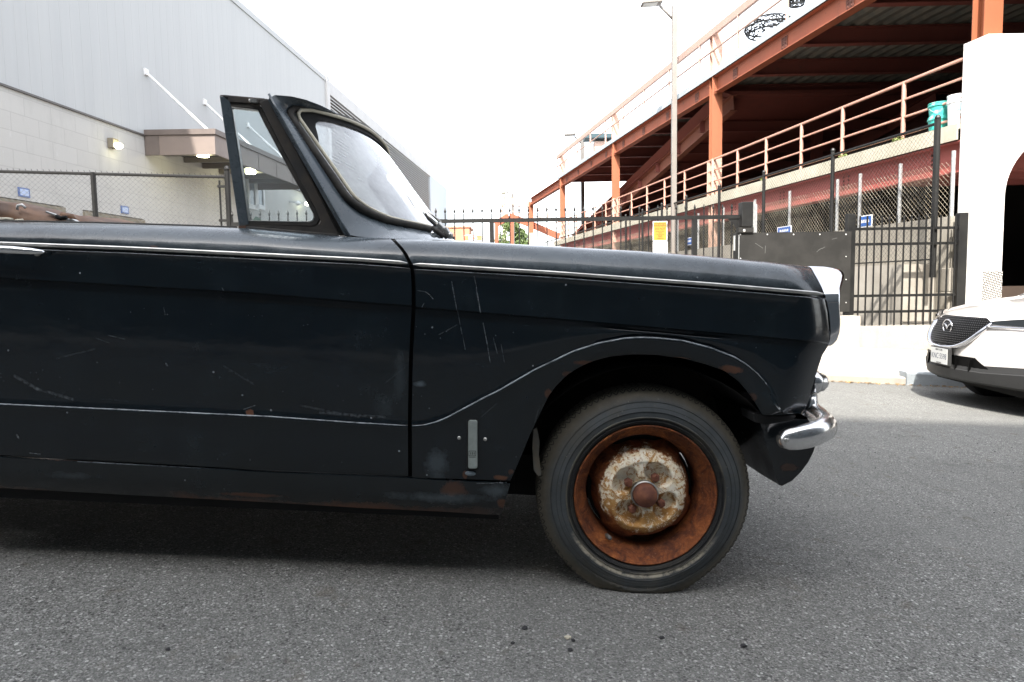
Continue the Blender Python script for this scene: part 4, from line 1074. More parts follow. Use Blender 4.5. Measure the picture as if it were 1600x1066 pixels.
# dark inside of the shut line
b = MB(); gl_ = []
for k in range(30):
    y = 376+(744-376)*k/29; x = fG(y); gl_.append([C(x-5, y, .034+(.10 if y < 385 else .09*max(0, (415-y)/30))), C(x+5, y, .034+(.10 if y < 385 else .09*max(0, (415-y)/30)))])
b.grid(gl_); b.build('hinge_pillar', M_gapp, car, local=True)
# ---- rear quarter, from the door shut back
zT, zC, zK, zB, zS = (C(-60, f(-60), w_).z for f, w_ in ((fT, .1), (fC, 0), (fK, 0), (fB, 0), (fS, 0)))
u0 = C(-64, 500, 0).x; UW = -2.355
def rowz(u):
    drop = .06*max(0, (-u-2.6)/.55)**2
    d = abs(u-UW); bot = zS if d > .37 else max(zS, .28+sqrt(max(0, .37**2-d*d))*.95)
    tail = max(0, (-u-2.95)/.2)**2*.10
    R = [(zT-.004-drop, .30+tail), (zT-drop, .10+tail)]
    for ph in PH[1:]: a = radians(ph); R.append((zT-drop+(zC-zT)*(1-cos(a)), .10*(1-sin(a))+tail))
    R += [(zC-.012, -.003+tail), (zK+.003, -.006+tail), (zK-.003, .004+tail), (max(zB+.006, bot+.012), .002+tail), (max(zB-.001, bot+.006), -.008+tail), ((max(zB, bot)+bot)/2, -.006+tail), (bot, .0+tail), (bot+.002, .03+tail)]
    return [Vector((u, w_, z)) for z, w_ in R]
us = [u0-.001-k*.02 for k in range(0, 70)]
cq = [rowz(u) for u in us if u > -3.17]
MB().grid(cq).build('rear_wing', M_body, car, smooth=True, local=True, auto=38); MB().grid(both(cq)).build('rear_wing', M_body, car, smooth=True, local=True, auto=38)
tl = cq[-1]; MB().grid([[Vector((p.x-.0-.04*sin(pi*k/8), p.y+(VW-2*p.y)*k/8, p.z)) for p in tl] for k in range(9)]).build('tail_panel', M_body, car, smooth=True, local=True)
MB().grid([[Vector((u, .3+k*.115, rowz(u)[0].z+.012*sin(pi*k/8))) for k in range(9)] for u in us if -3.17 < u < -2.5]).build('boot_lid', M_body, car, smooth=True, local=True)
# ---- sill
fSb = poly([(-200, 752), (0, 762.7), (420, 785), (560, 793.5), (700, 800), (770, 804), (800, 805)])
rows = []
for k in range(60):
    row = []
    for (t, w_) in ((-.03, .03), (0, .006), (.03, .003), (.25, .006), (.55, .010), (.85, .022), (1, .032), (1.0, .12)):
        xx = -92+(799-92*-1-0)*k/59; xt = -92+(889.5)*k/59
        y0 = (fS(xt) if xt < 650 else 745+(xt-650)*.047)+2.5; y1 = fSb(xt)
        x = xt-(14 if xt > 700 else 0)*t*max(0, (xt-700)/97)
        row.append(C(x, y0+(y1-y0)*t, w_))
    rows.append(row)
rows.append([p+Vector((.001, max(.06-p.y, 0), 0)) for p in rows[-1]])
MB().grid(rows).build('sill', M_sill, car, smooth=True, local=True, auto=35); MB().grid(both(rows)).build('sill', M_body, car, smooth=True, local=True, auto=35)
# ---- chrome waist strips
def strip_bar(f, x0, x1, name, par, mat, r=.0052, dw=-.003, taper=True):
    N = 60; pts, rs = [], []
    for k in range(N+1):
        x = x0+(x1-x0)*k/N; pts.append(C(x, f(x), dw)); e = min(k, N-k)/N*abs(x1-x0); rs.append(r*min(1, .35+e/6) if taper else r)
    b = MB(); b.tube(pts, rs, 10, sq=.7, up=(0, 0, 1)); return b.build(name, mat, par, smooth=True, local=True)
strip_bar(fC, -58, 636.5, 'waist_trim', door, M_alloy); strip_bar(fC, 645.5, 1287, 'waist_trim', wing, M_alloy)
# pale tubes paint the light caught along the swage and ledge creases
n = NT('crease_highlight_tone'); wn_ = n.mask(n.noise(40, 5, .7), .30, .6)
n.set(col=n.mix(wn_, (.05, .058, .065), (.34, .37, .40)), rough=.45, metal=.3); M_edgeglint = n.m
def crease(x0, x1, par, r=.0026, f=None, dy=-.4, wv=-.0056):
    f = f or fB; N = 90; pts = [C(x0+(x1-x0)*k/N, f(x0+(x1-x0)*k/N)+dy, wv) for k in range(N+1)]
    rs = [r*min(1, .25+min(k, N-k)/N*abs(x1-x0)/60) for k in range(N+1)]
    MB().tube(pts, rs, 6).build('swage_highlight', M_edgeglint, par, smooth=True, local=True)
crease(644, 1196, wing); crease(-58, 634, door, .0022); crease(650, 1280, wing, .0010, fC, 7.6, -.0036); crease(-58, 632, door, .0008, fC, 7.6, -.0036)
# ---- door handle
b = MB(); b.tube([C(x, y, w_) for x, y, w_ in ((-50, 387, -.028), (-20, 389, -.034), (20, 391, -.036), (50, 393, -.034), (66, 394, -.028), (72, 394.5, -.022))], [.0085, .010, .0105, .0085, .0055, .002], 12, sq=.8)
hd = b.build('handle', M_chrome, door, smooth=True, local=True)
b = MB(); b.cyl(C(58, 396, -.028), C(58, 396, .004), .008, 12); b.cyl(C(-46, 392, -.028), C(-46, 392, .004), .011, 12); b.build('handle_stem', M_alloy, hd, smooth=True, local=True)
# ---- side badge
def rrect(x0, y0, x1, y1, w_, r=3, n_=5):
    pts = []
    for (cx, cy, a0) in ((x1-r, y0+r, -90), (x1-r, y1-r, 0), (x0+r, y1-r, 90), (x0+r, y0+r, 180)):
        for k in range(n_): a = radians(a0+90*k/(n_-1)); pts.append(C(cx+r*cos(a), cy+r*sin(a), w_))
    return pts
MB().prism(rrect(729, 654.5, 747.5, 735, -.008, 3), (0, .010, 0)).build('badge_recess', M_gapp, wing, local=True)
bd_ = MB().prism(rrect(731.5, 657, 745.8, 732.5, -.0155, 3), (0, .010, 0)).build('side_badge', M_badge, wing, local=True, bevel=.0018)
b = MB()
for (x0, y0, x1, y1) in ((732.4, 704.5, 743.6, 705.4), (732.4, 712, 743.6, 712.9), (732.4, 705.4, 733.2, 712), (742.8, 705.4, 743.6, 712), (735, 706.8, 736.3, 710.8), (737.6, 706.8, 738.9, 710.8), (740.2, 706.8, 741.5, 710.8), (733, 714.2, 743, 715)):
    b.prism([C(x0, y0, -.0162), C(x1, y0, -.0162), C(x1, y1, -.0162), C(x0, y1, -.0162)], (0, .0012, 0))
b.build('badge_emboss', plain('badge_shadow', (.12, .13, .12), .6, .5), bd_, local=True)
for (x, y) in ((717.5, 684.5), (758, 686.5)):
    b = MB(); b.sphere(C(x, y, -.005), .0052, .003, .0052, 10); b.build('rivet', M_alloy, wing, smooth=True, local=True)
b = MB(); b.sphere(C(735, 740, -.003), .015, .004, .007, 10); b.build('filler_patch', plain('grey_filler', (.16, .20, .23), .6), wing, smooth=True, local=True)
# ---- headlamp cowl
cyl_ = [(416.2, 1262.8, 1270), (417, 1266, 1290), (419, 1269, 1303), (422, 1271, 1313), (426, 1273, 1317.5), (431, 1276, 1319.2), (438, 1280, 1317.5), (450, 1286, 1313.6), (462, 1291, 1312.3), (478, 1295, 1312.2), (492, 1297.5, 1312.8), (507, 1299, 1313), (520, 1299.5, 1311.5), (531, 1298.5, 1308), (537, 1296.8, 1303), (540.5, 1295, 1298)]
rows = []
for (y, xa, xb_) in cyl_:
    pa, pb = C(xa-1.5, y, .045+.13*max(0, (455-y)/38)), C(xb_, y, .050+.13*max(0, (455-y)/38)); row = []
    for k in range(10):
        t = k/9; row.append(Vector((pa.x+(pb.x-pa.x)*t, pa.y+(pb.y-pa.y)*t, pa.z+(pb.z-pa.z)*t)))
    row.append(Vector((pb.x+.001, pb.y+.02, pb.z))); row.append(Vector((pb.x-.004, .27, pb.z))); row.append(Vector((pb.x-.03, .40, pb.z)))
    rows.append(row)
n = NT('cowl_chrome'); n.set(col=(.82, .82, .83), metal=1.0, rough=.10, normal=n.bump(n.noise(30, 3), .05, .002))
hc = MB().grid(rows).build('headlamp_cowl', n.m, car, smooth=True, local=True)
b = MB(); cc = C(1286, 485, .30); b.lathe([(.001, .028), (.05, .024), (.08, .010), (.09, -.004), (.096, -.02)], cc, 'x', 32); b.build('headlamp', plain('lamp_glass', (.6, .62, .62), .08), hc, smooth=True, local=True)
MB().grid([[mirror(p) for p in r_] for r_ in rows]).build('headlamp_cowl', n.m, car, smooth=True, local=True)
# ---- side lamp and small chrome below it
ls = C(1268, 597, .20)
b = MB(); b.lathe([(.001, -.01), (.030, -.01), (.034, .0), (.033, .018), (.028, .021), (.026, .034), (.016, .044), (.001, .046)], ls, 'x', 24)
b.build('side_lamp', M_chrome, car, smooth=True, local=True)
b = MB(); b.tube([C(1268, 615, .2), C(1268, 640, .2), C(1263, 655, .2)], [.016, .020, .022], 10); b.build('overrider', M_chrome, car, smooth=True, local=True)
# ---- bumper
bp = [(1216, 688, .006, .014, 1), (1221, 687.5, -.008, .024, 1), (1230, 686.5, -.018, .030, 1), (1245, 684.5, -.022, .033, 1), (1262, 681, -.020, .034, 1), (1276, 676.5, -.010, .034, 1), (1287, 671.5, .012, .034, 1), (1293, 668, .045, .035, 1)]
pts = [C(x, y, w_) for x, y, w_, r, s in bp]; rs = [r for *_, r, s in bp]
e = pts[-1]
for (du, w_, dz, r) in ((.030, .075, .003, .035), (.040, .12, .005, .035), (.052, .20, .008, .036), (.062, .32, .010, .036), (.070, .5, .011, .036), (.073, .64, .012, .036), (.074, .76, .012, .036)):
    pts.append(Vector((e.x+du-.022, w_, e.z+dz))); rs.append(r)
full = pts+[mirror(p) for p in pts[:-1][::-1]]; fr_ = rs+rs[:-1][::-1]
b = MB(); b.tube(full, fr_, 20, sq=.72); bmp = b.build('bumper', M_chrome, car, smooth=True, local=True)
b = MB(); b.tube([p+Vector((-.012, .015, -.030)) for p in full[6:-6]], .012, 8); b.build('lower_lip', M_chrome, bmp, smooth=True, local=True)
b = MB(); b.sphere(C(1228, 688, -.048), .006, .003, .006, 10); b.build('bolt', M_alloy, bmp, smooth=True, local=True)
# ---- valance below the nose
vp = [(1186, 655), (1191, 672), (1199, 700), (1208, 728), (1213, 748), (1217, 758), (1222, 759.5), (1238, 751), (1252, 737), (1263, 722), (1271, 706), (1276, 690), (1272, 668), (1262, 655)]
rows = []
for (w_, sh, dz) in ((.03, 0, 0), (.05, .012, 0), (.10, .03, -.004), (.25, .05, -.01), (.76, .06, -.012), (1.27, .05, -.01), (1.42, .03, 0), (1.47, .012, 0), (1.49, 0, 0)):
    row = []
    for i, (x, y) in enumerate(vp):
        p = C(x, y, .03); k = max(0, min(1, (i-5)/4)); row.append(Vector((p.x+sh*k*.5, w_, p.z+dz*(1 if 2 < i < 9 else 0))))
    rows.append(row)
b = MB(); b.grid(rows)
b.add(rows[0], [list(range(len(vp)))]); b.build('front_valance', m_paint('valance_paint', rusts=[(P_(1240, 735), .02, .01, .4)], base=(.011, .012, .014)), car, smooth=True, local=True, auto=35)
b = MB(); b.prism([C(1176, 645, .02), C(1196, 649, .02), C(1245, 650, .02), C(1240, 657, .02), C(1200, 664, .02), C(1178, 660, .02)], (0, .10, 0)); b.build('chassis_outrigger', M_dark, car, local=True, bevel=.004)
# ---- wheel wells, floor, cabin
WX, WR, WZ = .363, .294, .277
wc = CARI @ Vector((WX, CARO.y, WZ))
def well(cu):
    b = MB(); rows = []
    for k in range(25):
        a = radians(22+163*k/24); rows.append([Vector((cu+.375*cos(a), w_, wc.z+.335*sin(a)+.03)) for w_ in (.03, .46)])
    b.grid(rows); b.add([r[1] for r in rows], [list(range(25))]); return b.build('wheel_well', M_well, car, local=True, smooth=True, auto=40)
well(wc.x+.01); well(UW)
b = MB(); b.box((-1.95, .05, .19), (-.42, 1.47, .24)); b.box((-2.9, .35, .17), (.15, 1.17, .30)); b.box((-3.1, .1, .3), (-2.75, 1.42, .36)); b.box((-.40, .48, .30), (.44, 1.04, .80)); b.box((-.62, .05, .24), (-.42, 1.47, .86))
b.build('floor_pan', M_dark, car, local=True)
b = MB(); b.box((-1.02, .16, .62), (-.70, 1.36, .90)); b.build('dashboard', plain('dash_vinyl', (.03, .028, .026), .6), car, local=True, bevel=.03)
for w0 in (.20, .82):
    b = MB(); b.box((-1.75, w0, .3), (-1.25, w0+.5, .50)); st_ = b.build('seat', M_leather, car, local=True, bevel=.05)
    b = MB(); b.prism([Vector((-1.86, w0, .42)), Vector((-1.72, w0, .42)), Vector((-1.86, w0, .86)), Vector((-1.95, w0, .86))], (0, .5, 0)); b.build('backrest', M_leather, st_, local=True, bevel=.04)
b = MB(); b.prism([C(833, 672, .05), C(839, 668, .05), C(843, 690, .05), C(842, 712, .05), C(846, 742, .05), C(841, 744, .05), (C(834, 735, .05)), C(832, 700, .05)], (0, .004, 0)); b.build('splash_flap', plain('grey_flap', (.10, .10, .09), .7, var=(.16, .13, .09), scale=20), car, local=True)

# ---- windscreen
WM, HW, BOW = .76, .615, .155
zb_c, zt_c, ub_c, ut_c = 1.008, 1.345, -.655, -.925
def WS(a, b_):
    """a across (-1..1), b_ up (0..1)"""
    k = (BOW+.040*(1-b_))*abs(a)**2.3
    hw = HW*(1-.03*b_)
    return Vector((ub_c+(ut_c-ub_c)*b_-k, WM+a*hw, zb_c+(zt_c-zb_c)*b_-(.035*abs(a)**2.5)*b_+(.002*abs(a)**2)*(1-b_)))
def sq_(t):
    c_, s_ = cos(t), sin(t); rx, rz = (.10, .24) if s_ > 0 else (.20, .40)
    lo, hi = .5, 1.5
    for _ in range(24):
        m = (lo+hi)/2; x, y = abs(m*c_), abs(m*s_)
        out = x > 1 or y > 1 or (x > 1-rx and y > 1-rz and ((x-1+rx)/rx)**2+((y-1+rz)/rz)**2 > 1)
        if out: hi = m
        else: lo = m
    return (lo*c_, .5+.5*lo*s_)
NT_ = 96
bd = [WS(*sq_(2*pi*k/NT_)) for k in range(NT_)]
def ring(q):
    out = []
    for k in range(NT_):
        a, b_ = sq_(2*pi*k/NT_); out.append(WS(a*q, .5+(b_-.5)*q))
    return out
rows = [ring(q) for q in (1.0, .93, .8, .6, .4, .2, .02)]
b = MB(); b.grid(rows, closed=True); ws = b.build('windscreen', M_screen, car, smooth=True, local=True)
nrm = Vector((.78, 0, .6))
b = MB(); b.tube([p+nrm*.006 for p in ring(1.005)], .0115, 8, closed=True); gk = b.build('rubber_seal', M_rubber, ws, smooth=True, local=True)
b = MB(); b.tube([p+nrm*.012 for p in ring(.975)], .0055, 8, closed=True); b.build('seal_insert', M_cream, gk, smooth=True, local=True)
b = MB(); r1, r2 = ring(.965), [WS(*[(v*q_ if i_ == 0 else .5+(v-.5)*q_) for i_, v in enumerate(sq_(2*pi*k/NT_))]) for k in range(NT_) for q_ in [.965-.095*max(0, min(1, (sin(2*pi*k/NT_)-.25)*2.2))]]
b.grid([[p+nrm*.004 for p in r1], [p+nrm*.004 for p in r2]], closed=True); b.build('inner_header_band', M_gapp, ws, smooth=True, local=True)  # opaque band added over the glass, standing for the inner header behind it
b = MB(); inner = [p-nrm*.03 for p in ring(.93)]; b.grid([[p-nrm*.002 for p in ring(.985)], inner], closed=True); b.build('inner_reveal', M_gapp, ws, smooth=True, local=True)
# frame panel round the glass: outer outline, near half traced, far half mirrored
on = [(90, 583, 214, WM), (96, 560, 199, .60), (104, 534, 182, .42), (114, 507, 167, .27), (124, 478, 156, .18), (132, 455, 150.5, .145), (141, 421, 148, .115), (152, 436, 176, .112), (166, 462, 222, .112), (180, 484, 260, .112), (196, 509, 304, .112), (212, 533, 346, .112), (222, 545, 368.5, .11), (230, 580, 371.5, .112), (238, 612, 373, .12), (248, 655, 375.5, .25), (258, 690, 378, .45), (270, 716, 380, WM)]
def interp_outer(t):
    for (a, b_) in zip(on, on[1:]):
        if a[0] <= t <= b_[0]:
            f = (t-a[0])/(b_[0]-a[0]); return C(a[1]+(b_[1]-a[1])*f, a[2]+(b_[2]-a[2])*f, a[3]+(b_[3]-a[3])*f)
outer = []
for k in range(NT_):
    t = 360*k/NT_
    # near side of the glass is a<0 (t 90..270)
    if 90 <= t <= 270: outer.append(interp_outer(t))
    else: outer.append(mirror(interp_outer((180-t) % 360)))
inn = ring(1.0); rows = [[p-nrm*.004 for p in inn], [(p*.7+o*.3)+nrm*.004 for p, o in zip(inn, outer)], [(p*.3+o*.7)+nrm*.003 for p, o in zip(inn, outer)], outer, [o+Vector((-.012, .012 if o.y < WM else -.012, -.004)) for o in outer], [p-nrm*.035+Vector((-.01, 0, 0)) for p in ring(.96)]]
b = MB(); b.grid(rows, closed=True); b.build('windscreen_frame', M_pillar, car, smooth=True, local=True, auto=50)
# flange edge down the back of the pillar
b = MB(); b.tube([C(x, y, .108) for x, y in ((420, 147), (436, 176), (462, 222), (484, 260), (509, 304), (533, 346), (546, 369))], .0035, 6); b.build('pillar_flange', M_pillar, car, smooth=True, local=True)
# ---- quarter light
ql = MB()
def bar(pts, wd, dp, w_, name, mat, par=car, bev=.002):
    b = MB()
    for p, q in zip(pts, pts[1:]): b.beam(C(*p, w_), C(*q, w_), dp, wd, up=(Vector((0, 1, 0)).cross(C(*q, w_)-C(*p, w_)).normalized()))
    return b.build(name, mat, par, local=True, bevel=bev)
QW = .135
MB().prism([C(x, y, QW) for x, y in ((342, 148), (357.5, 150), (365, 195), (374, 250), (381, 300), (388, 349), (386, 356), (373, 357))], (0, .026, 0)).build('quarter_window_post', M_post, car, local=True, bevel=.004)
fq = MB().prism([C(x, y, QW) for x, y in ((342, 148), (350, 147.8), (414, 153.5), (417, 159), (406, 163), (358, 160))], (0, .022, 0)).build('quarter_window_frame', M_wood, car, local=True, bevel=.003)
# tall channel between quarter light and pillar
MB().prism([C(x, y, QW-.004) for x, y in ((404, 160), (416, 153.5), (424, 158), (452, 214), (480, 268), (508, 322), (529, 366), (496, 362), (500, 345), (492, 325), (466, 278), (438, 226))], (0, .03, 0)).build('window_channel', M_wood, fq, local=True, bevel=.003)
MB().prism([C(x, y, QW+.002) for x, y in ((420, 152), (430, 168), (470, 242), (510, 318), (536, 366), (524, 366), (500, 318), (460, 240), (424, 166))], (0, .045, 0)).build('rubber_gap', M_gapp, fq, local=True)
def frame_loop(outer_, inner_, w_, d, name, mat, par):
    b = MB(); n_ = len(outer_); O = [C(x, y, w_) for x, y in outer_]; I = [C(x, y, w_) for x, y in inner_]; off = Vector((0, d, 0))
    b.grid([O, I, [p+off for p in I], [p+off for p in O], O]+[], closed=True); return b.build(name, mat, par, local=True, bevel=.0015)
qo = [(358, 160), (406, 165), (420, 192), (450, 248), (480, 302), (497, 335), (499, 343), (495, 351), (487, 354), (440, 352), (386, 351), (374, 262)]
qi = [(361.5, 167), (402.5, 171.5), (413.5, 194), (443, 249), (472, 302), (489.5, 334), (491, 340), (489, 345.5), (483, 347.5), (440, 347), (387.5, 345.5), (375.5, 258)]
frame_loop(qo, qi, QW+.004, .014, 'vent_frame', M_rubber, fq)
qi2 = [(x+(430-x)*.02, y+(270-y)*.02) for x, y in qi]; frame_loop(qi, qi2, QW+.003, .012, 'vent_bead', M_alloy, fq)
b = MB(); b.prism([C(x, y, QW+.010) for x, y in qi], (0, .003, 0)); b.build('vent_glass', M_qglass, fq, local=True)
b = MB(); b.prism([C(x, y, QW+.006) for x, y in ((392, 347), (400, 338), (406, 341), (410, 347))], (0, .002, 0)); b.build('sticker', plain('green_sticker', (.30, .42, .36), .6), fq, local=True)
b = MB(); b.box((-.010, -.006, -.005), (.010, .006, .005), T=Matrix.Translation(C(397, 158, QW-.006))); b.sphere(C(391, 157, QW-.006), .005, .005, .005, 8); b.build('catch', M_alloy, fq, local=True)
b = MB(); b.prism([C(x, y, .128) for x, y in ((373, 353), (388, 352), (392, 358), (372, 359))], (0, .03, 0)); b.build('post_foot', plain('rusted_foot', (.12, .06, .035), .8), car, local=True)
MB().prism([C(x, y, .128) for x, y in ((384, 350.5), (440, 352.5), (488, 354.5), (500, 350), (533, 366), (384, 357.5))], (0, .02, 0)).build('window_sill', M_rubber, car, local=True)
# door top seals
b = MB(); b.tube([C(x, fT(x)-.6, .118) for x in range(385, 541, 12)], .0045, 6); b.tube([C(x, fT(x)-.2, .125) for x in range(-50, 376, 20)], .004, 6); b.build('waist_seal', M_rubber, door, smooth=True, local=True)
# ---- wipers
b = MB(); q0, q1 = C(699, 362, .30), C(690, 352, .30)
b.cyl(C(700, 371, .30), C(688, 353, .30), .011, 12); b.cyl(C(697, 364, .29), C(684, 351, .29), .013, 12); b.cyl(C(701, 367, .28), C(695, 357, .28), .010, 12); b.sphere(C(703, 368, .28), .011, .011, .011, 10)
wp = b.build('wiper', M_alloy, car, smooth=True, local=True, auto=40)
b = MB(); b.tube([C(684, 352, .29), C(672, 341, .29), C(661, 331, .29)], [.007, .005, .004], 8); b.tube([C(689, 348, .30), C(676, 337, .30), C(668, 330, .30)], [.005, .0035, .003], 6); b.build('wiper_arm', M_alloy, wp, smooth=True, local=True)
b = MB(); b.tube([C(681, 353, .27), C(669, 342, .27), C(664, 334, .27)], .004, 6); b.build('wiper_blade', M_rubber, wp, smooth=True, local=True)
b = MB(); b.tube([C(675, 355, .25), C(684, 362, .25), C(693, 371, .25)], .007, 8); b.tube([C(683, 357, .27), C(694, 367, .27), C(698, 373, .27)], .004, 6); b.build('seal_tail', M_rubber, wp, smooth=True, local=True)
b = MB(); b.sphere(C(679, 366, .26), .014, .012, .011, 10); b.sphere(C(687, 369, .28), .010, .01, .008, 10); b.build('washer_jet', M_chrome, wp, smooth=True, local=True)
# ---- folded hood at the back
b = MB(); rnd = random.Random(3)
tp = [(-120, 312), (-60, 314), (-20, 316), (0, 318), (18, 322), (40, 329), (62, 334), (82, 337.5), (98, 340), (110, 345), (122, 351)]
rows = []
for j in range(13):
    w_ = .17+1.18*j/12; row = []
    for i, (x, y) in enumerate(tp):
        p = C(x, y, .17); a = -.006+.012*rnd.random(); row.append(Vector((p.x+(.0 if j < 12 else 0), w_, p.z+a+.012*sin(j*1.3))))
    rows.append(row)
b.grid(rows)
lo = [[Vector((p.x, rows[0][0].y-.012, p.z-.03)), Vector((p.x, rows[0][0].y-.002, p.z-.16))] for p in rows[0]]
b.grid([[p for p in rows[0]], [q[0] for q in lo], [q[1] for q in lo]])
hood = b.build('folded_hood', M_leather, car, smooth=True, local=True)
b = MB(); b.tube([C(72, 331, .165), C(88, 337, .165), C(100, 342, .165), (C(112, 345, .165)), C(126, 349.5, .165)], [.003, .0045, .003, .004, .003], 6); b.prism([C(103, 343, .158), C(112, 342, .158), C(128, 351, .158), C(108, 351, .158)], (0, .02, 0)); b.build('hood_frame', M_alloy, hood, local=True)
b = MB(); b.tube([C(27, 328, .16), C(28, 321, .16), C(34, 320, .16), C(40, 325, .16)], .004, 6); b.build('hood_catch', M_wplast, hood, smooth=True, local=True)
b = MB(); b.tube([C(88, 338, .16), C(95, 341, .16), C(104, 340, .16)], .006, 6); b.build('hood_strap', M_gapp, hood, smooth=True, local=True)
b = MB(); b.tube([C(-10, 343, .15), C(12, 342.5, .15), C(20, 344, .15)], .005, 6); b.tube([C(24, 345, .15), C(36, 344, .15)], .004, 6); b.build('hood_pad', M_cream, hood, smooth=True, local=True)
b = MB(); b.tube([C(96, 336, .2), C(112, 340, .2), C(118, 346, .2)], [.008, .012, .006], 8); b.build('hood_roll', M_leather, hood, smooth=True, local=True)

# ================================================================ WHEELS (authored in the place, not in car space)
WY = CARO.y
def wheel_material():
    n = NT('tyre_rubber')
    a = n.m_('SUBTRACT', n.xyz()[0], wc.x); c_ = n.m_('SUBTRACT', n.xyz()[2], wc.z)
    r = n.m_('SQRT', n.m_('ADD', n.m_('MULTIPLY', a, a), n.m_('MULTIPLY', c_, c_)))
    th = n.m_('ARCTAN2', c_, a)
    nz = n.noise(7, 7, .7)
    c = n.mix(n.mask(nz, .35, .7), (.045, .052, .057), (.090, .102, .108))
    c = n.mix(n.mask(r, .224, .218), c, (.016, .017, .018))
    c = n.mix(n.m_('MULTIPLY', n.mask(n.m_('ADD', r, n.m_('MULTIPLY', n.noise(20, 5), .02)), .270, .292), .85), c, n.mix(n.noise(30, 6, .7), (.060, .052, .038), (.16, .14, .105)))
    c = n.mix(n.m_('MULTIPLY', n.mask(n.noise(3.2, 7, .75, dist=.5), .47, .62), .45), c, (.095, .085, .062))
    for r0 in (.2355, .2475, .2620): c = n.mix(n.m_('MULTIPLY', n.mask(n.m_('ABSOLUTE', n.m_('SUBTRACT', r, r0)), .0016, .0006), .6), c, (.016, .016, .015))
    br = n.m_('MULTIPLY', n.mask(c_, -.06, -.26), n.mask(n.noise(9, 6, .7), .40, .65)); c = n.mix(n.m_('MULTIPLY', br, .55), c, (.085, .072, .050))
    rg = n.mask(n.m_('ABSOLUTE', n.m_('SUBTRACT', r, .2195)), .0035, .0012); c = n.mix(n.m_('MULTIPLY', rg, n.m_('MULTIPLY', n.mask(n.noise(14, 4), .3, .6), .55)), c, (.17, .155, .12))
    ln = n.m_('ADD', n.m_('MULTIPLY', n.m_('SUBTRACT', n.noise(5, 3), .5), .008), r)
    scf = n.m_('MULTIPLY', n.mask(n.m_('ABSOLUTE', n.m_('SUBTRACT', ln, .2255)), .0075, .003), n.m_('MULTIPLY', n.mask(c_, -.10, -.15), n.mask(n.noise(30, 5, .7), .38, .55)))
    c = n.mix(scf, c, (.42, .38, .30))
    tri = n.m_('SUBTRACT', n.m_('MULTIPLY', n.m_('PINGPONG', n.m_('MULTIPLY', th, 96/(2*pi)), .5), 4), 1)
    gm = None
    for g in (.0715, .078, .087, .096, .107, .118, .129, .140):
        k = n.mask(n.m_('ABSOLUTE', n.m_('SUBTRACT', n.m_('SUBTRACT', n.xyz()[1], g), n.m_('MULTIPLY', tri, .0026))), .0019, .0009); gm = k if gm is None else n.m_('MAXIMUM', gm, k)
    gm = n.m_('MULTIPLY', gm, n.mask(r, .285, .289)); c = n.mix(n.m_('MULTIPLY', gm, .85), c, (.010, .010, .009))  # groove lines painted dark for the shade and dirt inside them
    c = n.mix(n.m_('MULTIPLY', n.mask(n.noise(120, 2), .70, .76), .5), c, (.2, .19, .17))
    n.set(col=c, rough=n.m_('ADD', .52, n.m_('MULTIPLY', nz, .3)), spec=.35, normal=n.bump(n.m_('ADD', n.noise(90, 4), n.m_('MULTIPLY', n.noise(12, 3), .6)), .35, .003)); return n.m
M_tyre = wheel_material()
def m_rust(name, white=False, bright=1.0):
    n = NT(name)
    a = n.m_('SUBTRACT', n.xyz()[0], wc.x); c_ = n.m_('SUBTRACT', n.xyz()[2], wc.z)
    r = n.m_('SQRT', n.m_('ADD', n.m_('MULTIPLY', a, a), n.m_('MULTIPLY', c_, c_)))
    f = n.noise(22, 10, .75, dist=.9)
    c = n.ramp(f, [(.30, (.045*bright, .017, .011)), (.44, (.12*bright, .038*bright, .017)), (.56, (.24*bright, .074*bright, .024)), (.74, (.46*bright, .18*bright, .055))])
    dk = n.mask(n.noise(6, 5, .7), .48, .72); c = n.mix(n.m_('MULTIPLY', dk, .75), c, (.050, .022, .018))
    c = n.mix(n.m_('MULTIPLY', n.mask(n.noise(150, 3), .6, .75), .5), c, (.30, .16, .09))
    rough = n.m_('ADD', .72, n.m_('MULTIPLY', f, .1))
    if white:
        lim = n.m_('ADD', r, n.m_('MULTIPLY', n.m_('SUBTRACT', n.noise(22, 8, .75), .5), .075))
        lim = n.m_('SUBTRACT', lim, n.m_('MULTIPLY', c_, .06))
        wm = n.mask(lim, .1215, .116)
        sp = n.noise(42, 10, .80, dist=1.1); sp = n.m_('ADD', sp, n.m_('MULTIPLY', n.mask(c_, .02, -.1), .09))
        hole = n.mask(sp, .545, .515); fine = n.mask(n.noise(190, 4, .8), .66, .62)
        wm = n.m_('MULTIPLY', wm, n.m_('MULTIPLY', hole, fine))
        wcol = n.mix(n.mask(n.noise(45, 5), .4, .7), (.90, .85, .72), (.80, .66, .42))
        c = n.mix(n.mask(lim, .1245, .110), c, n.mix(n.noise(70, 6, .8), (.30, .11, .03), (.66, .40, .14)))
        c = n.mix(wm, c, wcol)
    n.set(col=c, rough=rough, spec=.25, normal=n.bump(n.m_('ADD', f, n.m_('MULTIPLY', n.noise(110, 4), .5)), .55, .004)); return n.m
M_rust, M_rustw = m_rust('rusted_steel'), m_rust('rusted_white_steel', True)
M_nut = plain('rusted_nut', (.13, .045, .028), .7, var=(.22, .08, .04), scale=50, bs=.4, bscale=120)
